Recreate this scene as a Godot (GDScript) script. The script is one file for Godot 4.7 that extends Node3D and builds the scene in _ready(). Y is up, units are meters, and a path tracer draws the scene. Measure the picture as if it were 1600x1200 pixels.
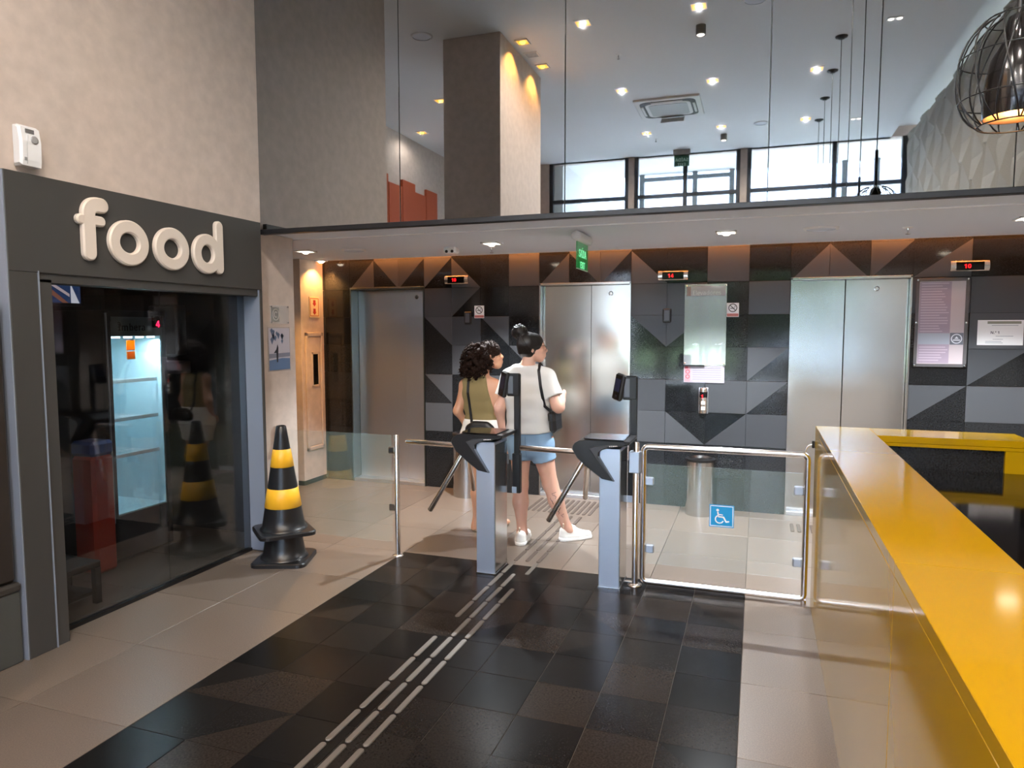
extends Node3D
# Office lobby with turnstiles: a mirror-clad bulkhead above a low lift hall, a food kiosk at left, a yellow desk at right.
const HC := 4.86        # lobby ceiling
const HL := 2.365       # lift-hall ceiling
const ZM := -4.3        # mirror plane
const ZB := -6.6        # back wall of the lift hall
const XW := -3.43       # left wall
const ZF := 4.99         # glazed facade behind the camera
var M := {}
var counts := {}
var rng := RandomNumberGenerator.new()

func _ready():
	rng.seed = 77
	# ---- camera
	var cam := Camera3D.new(); cam.name = "camera"; add_child(cam)
	cam.position = Vector3(0, 1.65, 0)
	cam.rotation = Vector3(deg_to_rad(-4.499), deg_to_rad(19.216), deg_to_rad(-0.072))
	cam.fov = 57.08; cam.near = 0.05; cam.far = 200.0; cam.current = true
	# ---- sky, sun, exposure
	var we := WorldEnvironment.new(); we.name = "world"; add_child(we)
	var env := Environment.new(); we.environment = env
	var sm := ProceduralSkyMaterial.new()
	sm.sky_top_color = Color(0.55, 0.72, 0.95); sm.sky_horizon_color = Color(0.86, 0.92, 1.0); sm.sky_curve = 0.2
	sm.ground_bottom_color = Color(0.45, 0.45, 0.43); sm.ground_horizon_color = Color(0.8, 0.85, 0.9)
	sm.sun_angle_max = 1.0
	var sky := Sky.new(); sky.sky_material = sm
	env.background_mode = Environment.BG_SKY; env.sky = sky
	env.background_energy_multiplier = 8.5
	env.ambient_light_source = Environment.AMBIENT_SOURCE_SKY
	env.tonemap_mode = Environment.TONE_MAPPER_LINEAR; env.tonemap_exposure = 2.4
	env.sdfgi_enabled = true; env.ssao_enabled = true; env.ssil_enabled = true
	var sun := DirectionalLight3D.new(); sun.name = "sun"; add_child(sun)
	sun.rotation = Vector3(deg_to_rad(-68), deg_to_rad(24), 0); sun.light_energy = 15.0; sun.light_color = Color(0.93, 0.96, 1.0)
	sun.shadow_enabled = true; sun.light_angular_distance = 0.6
	make_materials()
	build_floor()
	build_shell()
	build_back_wall()
	build_lift_hall()
	build_shop()
	build_counter()
	build_barriers()
	build_lobby_ceiling()
	build_outside()
	build_people()

# ------------------------------------------------------------------ naming
func numbered(p: Node, called: String) -> String:
	if not p.has_node(NodePath(called)): return called
	var key := "%d/%s" % [p.get_instance_id(), called]
	var k: int = counts.get(key, 1)
	while p.has_node(NodePath("%s_%03d" % [called, k])): k += 1
	counts[key] = k + 1
	return "%s_%03d" % [called, k]
func tag(o: Node, label: String, category := "", group := "", kind := "") -> Node:
	o.set_meta("label", label)
	if category: o.set_meta("category", category)
	if group: o.set_meta("group", group)
	if kind: o.set_meta("kind", kind)
	return o
func thing(called: String, label: String, category: String, at := Vector3.ZERO, turn := 0.0, group := "") -> Node3D:
	var o := Node3D.new(); o.name = numbered(self, called); add_child(o)
	o.position = at; o.rotation.y = turn
	tag(o, label, category, group)
	return o
func obj(called: String, st, m: Material, parent: Node = null) -> MeshInstance3D:
	var p: Node = parent if parent else self
	var o := MeshInstance3D.new(); o.name = numbered(p, called); p.add_child(o)
	if st is SurfaceTool:
		st.generate_normals(); o.mesh = st.commit()
	else: o.mesh = st
	o.material_override = m
	o.cast_shadow = GeometryInstance3D.SHADOW_CASTING_SETTING_ON
	return o
func struct(called: String, st, m: Material, label := "") -> MeshInstance3D:
	var o := obj(called, st, m); o.set_meta("kind", "structure")
	if label: o.set_meta("label", label)
	return o
func copy(src: Node3D, at: Vector3, label := "", turn = null) -> Node3D:
	var c: Node3D = src.duplicate(); c.name = numbered(self, String(src.name).rstrip("0123456789").rstrip("_")); add_child(c)
	c.position = at
	if turn != null: c.rotation.y = turn
	if label: c.set_meta("label", label)
	return c

# ------------------------------------------------------------------ materials
func mat(c: Color, rough := 0.5, metal := 0.0) -> StandardMaterial3D:
	var m := StandardMaterial3D.new(); m.albedo_color = c; m.roughness = rough; m.metallic = metal
	return m
func hexm(h: String, rough := 0.5, metal := 0.0) -> StandardMaterial3D: return mat(Color(h), rough, metal)
func ntex(freq: float, lo: Color, hi: Color, size := 512, oct := 4, sd := 1, normal := false) -> NoiseTexture2D:
	var n := FastNoiseLite.new(); n.seed = sd; n.frequency = freq; n.fractal_octaves = oct; n.noise_type = FastNoiseLite.TYPE_SIMPLEX_SMOOTH
	var t := NoiseTexture2D.new(); t.width = size; t.height = size; t.seamless = true; t.noise = n
	if normal: t.as_normal_map = true; t.bump_strength = 4.0
	else:
		var g := Gradient.new(); g.set_color(0, lo); g.set_color(1, hi); t.color_ramp = g
	return t
func grained(c: Color, rough: float, tex: Texture2D, scale: float, metal := 0.0) -> StandardMaterial3D:
	var m := mat(c, rough, metal); m.albedo_texture = tex
	m.uv1_triplanar = true; m.uv1_world_triplanar = true; m.uv1_scale = Vector3.ONE * scale
	return m
func glow(c: Color, e: float) -> StandardMaterial3D:
	var m := mat(c, 0.4); m.emission_enabled = true; m.emission = c; m.emission_energy_multiplier = e
	return m
func pane(c: Color) -> StandardMaterial3D:
	var m := mat(c, 0.02); m.transparency = BaseMaterial3D.TRANSPARENCY_ALPHA
	return m
func make_materials():
	var mott := ntex(0.02, Color(0.92, 0.92, 0.92), Color(1, 1, 1), 512, 5, 3)
	var fine := ntex(0.12, Color(0.8, 0.8, 0.8), Color(1, 1, 1), 512, 3, 5)
	var speck := ntex(0.22, Color(0.35, 0.35, 0.35), Color(1, 1, 1), 512, 3, 8)
	var fleck := ntex(0.05, Color(0.6, 0.6, 0.6), Color(1, 1, 1), 512, 5, 11)
	M.plaster = grained(Color("d0bfb3"), 0.75, mott, 0.8)
	M.plaster_pale = grained(Color("e6e3e0"), 0.75, mott, 0.8)
	M.ceiling = hexm("e4e5e6", 0.8)
	M.hall_ceiling = hexm("dadfe8", 0.7)
	M.beige = []
	for k in 4: M.beige.append(grained(Color(0.50, 0.445, 0.40).darkened(0.03 * k), 0.34, fine, 2.0))
	M.grout = hexm("6a6059", 0.9)
	M.dark = []
	for c in ["1d1b1a", "2a2623", "342d28", "191817", "24211f"]: M.dark.append(grained(Color(c), 0.24, fleck, 3.0)); M.dark[-1].metallic_specular = 0.2
	M.dark_grout = hexm("4c4741", 0.9)
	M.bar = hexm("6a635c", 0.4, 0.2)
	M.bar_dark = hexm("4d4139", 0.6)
	M.granite = []          # polished black
	for c in ["2a2b2d", "242527", "303133"]: M.granite.append(grained(Color(c), 0.09, fleck, 3.0))
	M.honed = []            # flamed grey
	for c in ["65676c", "5d5f64", "6d6f74"]: M.honed.append(grained(Color(c), 0.40, speck, 4.0))
	M.joint = hexm("1a1a1a", 0.9)
	M.mirror = mat(Color(0.64, 0.655, 0.665), 0.015, 1.0)
	M.trim_black = hexm("151518", 0.4)
	M.steel = mat(Color(0.74, 0.73, 0.72), 0.2, 1.0)
	M.steel_bright = mat(Color(0.90, 0.87, 0.84), 0.24, 1.0)
	M.brushed = mat(Color(0.76, 0.76, 0.755), 0.185, 1.0)
	M.jamb_dark = mat(Color(0.42, 0.45, 0.44), 0.35, 1.0)
	M.brushed_dark = mat(Color(0.88, 0.90, 0.93), 0.36, 1.0)
	M.satin = mat(Color(0.78, 0.82, 0.88), 0.38, 0.9)
	M.chrome = mat(Color(0.85, 0.85, 0.86), 0.06, 1.0)
	M.black = hexm("161617", 0.35)
	M.black_gloss = hexm("0c0c0e", 0.07)
	M.black_soft = hexm("1c1b1b", 0.6)
	M.shop = grained(Color("4a4845"), 0.55, fine, 6.0)
	M.shop_edge = hexm("8e95a3", 0.5)
	M.white = hexm("e9e9ea", 0.45)
	M.white_plastic = hexm("e8e6e6", 0.3)
	M.cream = hexm("d9ccbf", 0.45)
	M.yellow = hexm("a57f08", 0.09); M.yellow.metallic_specular = 0.32
	M.yellow_band = hexm("f3b62a", 0.4)
	M.rubber = hexm("1b1b1d", 0.33)
	M.glass = pane(Color(0.8, 0.95, 0.9, 0.05))
	M.glass_dark = pane(Color(0.02, 0.02, 0.022, 0.30))
	M.acrylic = pane(Color(0.95, 0.96, 0.97, 0.12))
	M.glass_edge = hexm("9fb5a8", 0.15)
	M.red_led = glow(Color(1.0, 0.06, 0.1), 0.9)
	M.lamp_warm = glow(Color(1.0, 0.82, 0.42), 7.0)
	M.lamp_gold = glow(Color(1.0, 0.70, 0.22), 1.3)
	M.bulb_gold = glow(Color(1.0, 0.80, 0.38), 2.2)
	M.lamp_white = glow(Color(1.0, 0.95, 0.86), 5.0)
	M.frame_dark = hexm("22242a", 0.4)
	M.panel3d = grained(Color("a9a399"), 0.8, fine, 1.5)
	M.skin_a = hexm("c08e70", 0.5); M.skin_b = hexm("d3a48f", 0.5)
	for k in ["skin_a", "skin_b"]: M[k].subsurf_scatter_enabled = true; M[k].subsurf_scatter_strength = 0.1
	M.olive = grained(Color("8f7d52"), 0.85, fine, 8.0)
	M.tee = grained(Color("e6e3de"), 0.85, fine, 8.0)
	M.denim = grained(Color("8fb0cf"), 0.85, fine, 10.0)
	M.white_cloth = hexm("e6e2da", 0.85)
	M.hair_dark = hexm("140f0e", 0.5); M.hair_brown = hexm("23150f", 0.75); M.hair_brown.metallic_specular = 0.25
	M.leather = hexm("131213", 0.4)
	M.leaf = []
	for c in ["2f471a", "496a22", "263a16", "58782a"]:
		var m := hexm(c, 0.6); m.backlight_enabled = true; m.backlight = Color(0.12, 0.18, 0.03); M.leaf.append(m)
	M.bark = hexm("5b4a3a", 0.9)

# ------------------------------------------------------------------ mesh helpers
func mb() -> SurfaceTool:
	var st := SurfaceTool.new(); st.begin(Mesh.PRIMITIVE_TRIANGLES); st.set_smooth_group(-1)
	return st
func tri(st: SurfaceTool, a: Vector3, b: Vector3, c: Vector3):   # counter-clockwise seen from outside
	st.add_vertex(a); st.add_vertex(c); st.add_vertex(b)
func quad(st: SurfaceTool, a: Vector3, b: Vector3, c: Vector3, d: Vector3):
	tri(st, a, b, c); tri(st, a, c, d)
func box(st: SurfaceTool, lo: Vector3, hi: Vector3, bev := 0.0, xf := Transform3D.IDENTITY):
	st.set_smooth_group(-1)
	var c := (lo + hi) * 0.5; var h := (hi - lo).abs() * 0.5
	var b := minf(bev, minf(h.x, minf(h.y, h.z)) * 0.9)
	if b <= 0.0:
		for ax in 3:
			for s in [-1.0, 1.0]:
				var u := (ax + 1) % 3; var v := (ax + 2) % 3
				var q := []
				for k in [[-1, -1], [1, -1], [1, 1], [-1, 1]]:
					var p := Vector3.ZERO; p[ax] = s * h[ax]; p[u] = k[0] * h[u]; p[v] = k[1] * h[v]; q.append(xf * (c + p))
				if s > 0: quad(st, q[0], q[1], q[2], q[3])
				else: quad(st, q[3], q[2], q[1], q[0])
		return
	var P := func(sx: float, sy: float, sz: float, full: int) -> Vector3:
		var p := Vector3(sx * (h.x - b), sy * (h.y - b), sz * (h.z - b)); p[full] = [sx * h.x, sy * h.y, sz * h.z][full]
		return xf * (c + p)
	for ax in 3:
		var u := (ax + 1) % 3; var v := (ax + 2) % 3
		for s in [-1.0, 1.0]:
			var q := []
			for k in [[-1.0, -1.0], [1.0, -1.0], [1.0, 1.0], [-1.0, 1.0]]:
				var g := [0.0, 0.0, 0.0]; g[ax] = s; g[u] = k[0]; g[v] = k[1]; q.append(P.call(g[0], g[1], g[2], ax))
			if s > 0: quad(st, q[0], q[1], q[2], q[3])
			else: quad(st, q[3], q[2], q[1], q[0])
		for su in [-1.0, 1.0]:      # edges along ax
			for sv in [-1.0, 1.0]:
				var g0 := [0.0, 0.0, 0.0]; g0[ax] = -1.0; g0[u] = su; g0[v] = sv
				var g1 := g0.duplicate(); g1[ax] = 1.0
				var a: Vector3 = P.call(g0[0], g0[1], g0[2], u); var a2: Vector3 = P.call(g1[0], g1[1], g1[2], u)
				var d: Vector3 = P.call(g0[0], g0[1], g0[2], v); var d2: Vector3 = P.call(g1[0], g1[1], g1[2], v)
				if su * sv > 0: quad(st, a, d, d2, a2)
				else: quad(st, a, a2, d2, d)
	for sx in [-1.0, 1.0]:
		for sy in [-1.0, 1.0]:
			for sz in [-1.0, 1.0]:
				var x: Vector3 = P.call(sx, sy, sz, 0); var y: Vector3 = P.call(sx, sy, sz, 1); var z: Vector3 = P.call(sx, sy, sz, 2)
				if sx * sy * sz > 0: tri(st, x, y, z)
				else: tri(st, x, z, y)
func bx(cx: float, cy: float, cz: float, sx: float, sy: float, sz: float, bev := 0.0) -> SurfaceTool:
	var st := mb(); var h := Vector3(sx, sy, sz) * 0.5; var c := Vector3(cx, cy, cz); box(st, c - h, c + h, bev)
	return st
func lohi(lo: Vector3, hi: Vector3, bev := 0.0) -> SurfaceTool:
	var st := mb(); box(st, lo, hi, bev)
	return st
func tube(st: SurfaceTool, pts: Array, r, n := 12, closed := false):
	st.set_smooth_group(1)
	var rings := []; var m := pts.size(); var nrm := Vector3.ZERO
	for i in m:
		var t: Vector3
		if closed: t = (pts[(i + 1) % m] - pts[(i - 1 + m) % m]).normalized()
		else: t = (pts[mini(i + 1, m - 1)] - pts[maxi(i - 1, 0)]).normalized()
		if nrm == Vector3.ZERO: nrm = t.cross(Vector3.UP if absf(t.y) < 0.9 else Vector3.RIGHT).normalized()
		nrm = (nrm - t * nrm.dot(t)).normalized()
		var bn := t.cross(nrm); var ring := []
		var rr: float = r[i] if r is Array else r
		for k in n:
			var a := TAU * k / n
			ring.append(pts[i] + (nrm * cos(a) + bn * sin(a)) * rr)
		rings.append(ring)
	for i in (m if closed else m - 1):
		var A: Array = rings[i]; var B: Array = rings[(i + 1) % m]
		for k in n: quad(st, A[k], A[(k + 1) % n], B[(k + 1) % n], B[k])
	if not closed:
		st.set_smooth_group(-1)
		for k in range(1, n - 1):
			tri(st, rings[0][0], rings[0][k + 1], rings[0][k]); tri(st, rings[m - 1][0], rings[m - 1][k], rings[m - 1][k + 1])
func rod(pts: Array, r, n := 12) -> SurfaceTool:
	var st := mb(); tube(st, pts, r, n)
	return st
func lathe(st: SurfaceTool, prof: Array, n := 32, at := Vector3.ZERO, sharp := false, basis := Basis.IDENTITY):   # profile Vector2(radius, y), bottom to top outside
	for i in prof.size() - 1:
		st.set_smooth_group(-1 if sharp and absf(prof[i].y - prof[i + 1].y) < 1e-5 else (i + 2 if sharp else 1))
		for k in n:
			var a := TAU * k / n; var b := TAU * (k + 1) / n
			var p := func(q: Vector2, w: float) -> Vector3: return at + basis * Vector3(q.x * cos(w), q.y, -q.x * sin(w))
			quad(st, p.call(prof[i], a), p.call(prof[i], b), p.call(prof[i + 1], b), p.call(prof[i + 1], a))
func lathed(prof: Array, n := 32, at := Vector3.ZERO, sharp := false, basis := Basis.IDENTITY) -> SurfaceTool:
	var st := mb(); lathe(st, prof, n, at, sharp, basis)
	return st
func prism(st: SurfaceTool, poly: PackedVector2Array, d0: float, d1: float, xf := Transform3D.IDENTITY, bev := 0.0):   # poly in x,y; extruded along z from d0 to d1 (front)
	if Geometry2D.is_polygon_clockwise(poly): poly.reverse()
	st.set_smooth_group(-1)
	var top := poly
	if bev > 0.0:
		top = PackedVector2Array(); var m := poly.size()
		for k in m:          # inset each corner along its mitre
			var e0 := (poly[k] - poly[(k - 1 + m) % m]).normalized(); var e1 := (poly[(k + 1) % m] - poly[k]).normalized()
			var n0 := Vector2(-e0.y, e0.x); var n1 := Vector2(-e1.y, e1.x); var mi := (n0 + n1).normalized()
			top.append(poly[k] + mi * bev / maxf(mi.dot(n0), 0.5))
		if Geometry2D.triangulate_polygon(top).is_empty(): top = poly; bev = 0.0
	var v := func(p: Vector2, z: float) -> Vector3: return xf * Vector3(p.x, p.y, z)
	var n := poly.size()
	for i in n:
		var j := (i + 1) % n
		quad(st, v.call(poly[i], d0), v.call(poly[j], d0), v.call(poly[j], d1 - bev), v.call(poly[i], d1 - bev))
		if bev > 0.0: quad(st, v.call(poly[i], d1 - bev), v.call(poly[j], d1 - bev), v.call(top[j], d1), v.call(top[i], d1))
	var ix := Geometry2D.triangulate_polygon(top)
	for i in range(0, ix.size(), 3):
		var a := top[ix[i]]; var b := top[ix[i + 1]]; var c := top[ix[i + 2]]
		if (b - a).cross(c - a) < 0: var t := b; b = c; c = t
		tri(st, v.call(a, d1), v.call(b, d1), v.call(c, d1))
	ix = Geometry2D.triangulate_polygon(poly)
	for i in range(0, ix.size(), 3):
		var a := poly[ix[i]]; var b := poly[ix[i + 1]]; var c := poly[ix[i + 2]]
		if (b - a).cross(c - a) < 0: var t := b; b = c; c = t
		tri(st, v.call(a, d0), v.call(c, d0), v.call(b, d0))
func ringshape(st: SurfaceTool, rx: float, ry: float, w: float, d0: float, d1: float, xf: Transform3D, bev := 0.0, n := 40, a0 := 0.0, a1 := TAU):
	# elliptical annulus (centre line rx, ry; half width w)
	var p := func(a: float, o: float, z: float) -> Vector3: return xf * Vector3((rx + o) * cos(a), (ry + o) * sin(a), z)
	for k in n:
		var a := lerpf(a0, a1, float(k) / n); var b := lerpf(a0, a1, float(k + 1) / n)
		st.set_smooth_group(-1)
		quad(st, p.call(a, -w + bev, d1), p.call(a, w - bev, d1), p.call(b, w - bev, d1), p.call(b, -w + bev, d1))
		st.set_smooth_group(3)
		quad(st, p.call(a, w, d0), p.call(b, w, d0), p.call(b, w, d1 - bev), p.call(a, w, d1 - bev))
		quad(st, p.call(b, -w, d0), p.call(a, -w, d0), p.call(a, -w, d1 - bev), p.call(b, -w, d1 - bev))
		if bev > 0.0:
			st.set_smooth_group(4)
			quad(st, p.call(a, w, d1 - bev), p.call(b, w, d1 - bev), p.call(b, w - bev, d1), p.call(a, w - bev, d1))
			quad(st, p.call(b, -w, d1 - bev), p.call(a, -w, d1 - bev), p.call(a, -w + bev, d1), p.call(b, -w + bev, d1))
func stroke(st: SurfaceTool, pts: Array, w: float, d0: float, d1: float, xf: Transform3D, bev := 0.0):
	var big := PackedVector2Array()
	for p in pts: big.append(p * 500.0)      # scaled up: the offset rounds its arcs to a fixed step
	for poly in Geometry2D.offset_polyline(big, w * 500.0, Geometry2D.JOIN_ROUND, Geometry2D.END_ROUND):
		if Geometry2D.is_polygon_clockwise(poly): continue
		var q := PackedVector2Array()
		for p in poly:
			if q.is_empty() or (q[-1] - p / 500.0).length() > w * 0.12: q.append(p / 500.0)
		prism(st, q, d0, d1, xf, bev)
func facing(at: Vector3, n: Vector3) -> Transform3D:     # local z along n, y up
	var x := Vector3.UP.cross(n).normalized()
	return Transform3D(Basis(x, n.cross(x), n), at)
func lettering(called: String, s: String, h: float, xf: Transform3D, m: Material, parent: Node, depth := 0.002, bold := false, centre := true) -> MeshInstance3D:
	var t := TextMesh.new(); t.text = s; var f := SystemFont.new(); f.font_names = PackedStringArray(["Droid Sans"])
	if bold: f.font_weight = 700
	t.font = f; t.font_size = 32; t.pixel_size = h / 24.0; t.depth = depth; t.curve_step = 2.0
	t.horizontal_alignment = HORIZONTAL_ALIGNMENT_CENTER if centre else HORIZONTAL_ALIGNMENT_LEFT
	var o := MeshInstance3D.new(); o.name = numbered(parent, called); parent.add_child(o); o.mesh = t; o.material_override = m; o.transform = xf
	return o
func vec(a: Array) -> PackedVector2Array:
	var p := PackedVector2Array()
	for q in a: p.append(Vector2(q[0], q[1]))
	return p

# ------------------------------------------------------------------ floor
func tile_box(x0: float, x1: float, z0: float, z1: float, g := 0.0015, top := 0.0) -> SurfaceTool:
	return lohi(Vector3(x0 + g, top - 0.012, z0 + g), Vector3(x1 - g, top, z1 - g), 0.0012)
func build_floor():
	var fl := Node3D.new(); fl.name = "floor"; add_child(fl)
	tag(fl, "lobby floor of beige tiles with a black tiled aisle down the middle", "", "", "structure")
	obj("slab", lohi(Vector3(-5.6, -0.2, ZB - 0.5), Vector3(3.2, -0.010, ZF + 0.3)), M.grout, fl)
	obj("dark_bed", lohi(Vector3(-2.44, -0.012, -4.57), Vector3(-0.04, -0.003, ZF)), M.dark_grout, fl)
	# black aisle: 30 cm squares, many of them cut into two triangles of different finish
	var r := RandomNumberGenerator.new(); r.seed = 5
	for j in 13:
		for i in 8:
			var x0 := -2.44 + 0.3 * i; var z1 := -4.57 + 0.304 * (j + 1); var z0 := z1 - 0.304; var g := 0.0012
			var cut := r.randf(); var k := r.randi() % 5; var k2 := (k + 1 + r.randi() % 4) % 5
			if cut < 0.42:
				var a := Vector2(x0 + g, -z1 + g); var b := Vector2(x0 + 0.3 - g, -z1 + g); var c := Vector2(x0 + 0.3 - g, -z0 - g); var d := Vector2(x0 + g, -z0 - g)
				var xf := Transform3D(Basis(Vector3.RIGHT, Vector3.FORWARD, Vector3.UP), Vector3.ZERO)
				var t1 := mb(); var t2 := mb()
				if cut < 0.21:
					prism(t1, PackedVector2Array([a, b, c]), -0.012, 0.0, xf); prism(t2, PackedVector2Array([a, c, d]), -0.012, 0.0, xf)
				else:
					prism(t1, PackedVector2Array([a, b, d]), -0.012, 0.0, xf); prism(t2, PackedVector2Array([b, c, d]), -0.012, 0.0, xf)
				obj("granite_tile", t1, M.dark[k], fl); obj("granite_tile", t2, M.dark[k2], fl)
			else: obj("granite_tile", tile_box(x0, x0 + 0.3, z0, z1, g), M.dark[k], fl)
	var rest := mb(); var rest2 := mb()                    # the same tiles behind the camera
	for j in range(13, 29):
		for i in 8:
			var x0 := -2.44 + 0.3 * i; var z0 := -4.57 + 0.304 * j
			box(rest if (i + j) % 2 else rest2, Vector3(x0 + 0.0015, -0.012, z0 + 0.0015), Vector3(x0 + 0.2985, 0, minf(z0 + 0.3025, ZF)))
	obj("granite_tile_field", rest, M.dark[0], fl).set_meta("kind", "stuff")
	obj("granite_tile_field", rest2, M.dark[1], fl).set_meta("kind", "stuff")
	# beige tiles, 60 cm
	var far := mb()
	var xs := [-5.56, -5.44, -4.84, -4.24, -3.64, -3.04, -2.44, -1.84, -1.24, -0.64, -0.04, 0.56, 1.16, 1.76, 2.36, 2.96]
	for i in xs.size() - 1:
		for j in range(-4, 15):
			var z0 := -4.57 + 0.61 * j; var z1 := z0 + 0.61
			if j >= 0 and xs[i] > -2.5 and xs[i] < -0.1: continue
			z1 = minf(z1, ZF + 0.1); z0 = maxf(z0, ZB - 0.3)
			if z1 - z0 < 0.02: continue
			if z0 > -1.2 or xs[i] < -4.3 or xs[i] > 1.5: box(far, Vector3(xs[i] + 0.0015, -0.012, z0 + 0.0015), Vector3(xs[i + 1] - 0.0015, 0, z1 - 0.0015))
			else: obj("floor_tile", tile_box(xs[i], xs[i + 1], z0, z1), M.beige[r.randi() % 4], fl)
	obj("floor_tile_field", far, M.beige[1], fl).set_meta("kind", "stuff")
	# tactile guide: raised bars in three rows
	var br := mb()
	var pl := PackedVector2Array()
	for k in 7: pl.append(Vector2(0.0145 * cos(PI * k / 6.0), 0.107 + 0.0145 * sin(PI * k / 6.0)))
	for k in 7: pl.append(Vector2(-0.0145 * cos(PI * k / 6.0), -0.107 - 0.0145 * sin(PI * k / 6.0)))
	prism(br, pl, 0.0, 0.006, Transform3D(Basis(Vector3.RIGHT, Vector3.FORWARD, Vector3.UP), Vector3.ZERO), 0.003)
	br.generate_normals(); var bm := br.commit()
	var put := func(x: float, z: float, m: Material):
		var o := obj("tactile_bar", bm, m, fl); o.position = Vector3(x, 0, z)
	for row in 3:
		for k in range(-7, 12):
			var z: float = -3.2145 + [0.0, -0.014, -0.012][row] - 0.2583 * k
			if row == 0 and k == 1: continue
			if row == 1 and k in [5]: continue
			if row == 2 and k in [4]: continue
			if z > -1.2 or z < -6.0: continue
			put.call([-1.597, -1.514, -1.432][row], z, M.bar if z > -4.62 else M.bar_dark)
	for k in 12:        # warning pads in front of the lift doors
		for j in 2:
			put.call(-1.95 + 0.052 * k, -6.13 - 0.25 * j, M.bar_dark)
	for k in 8: put.call(0.30 + 0.052 * k, -6.18, M.bar_dark)

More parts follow.
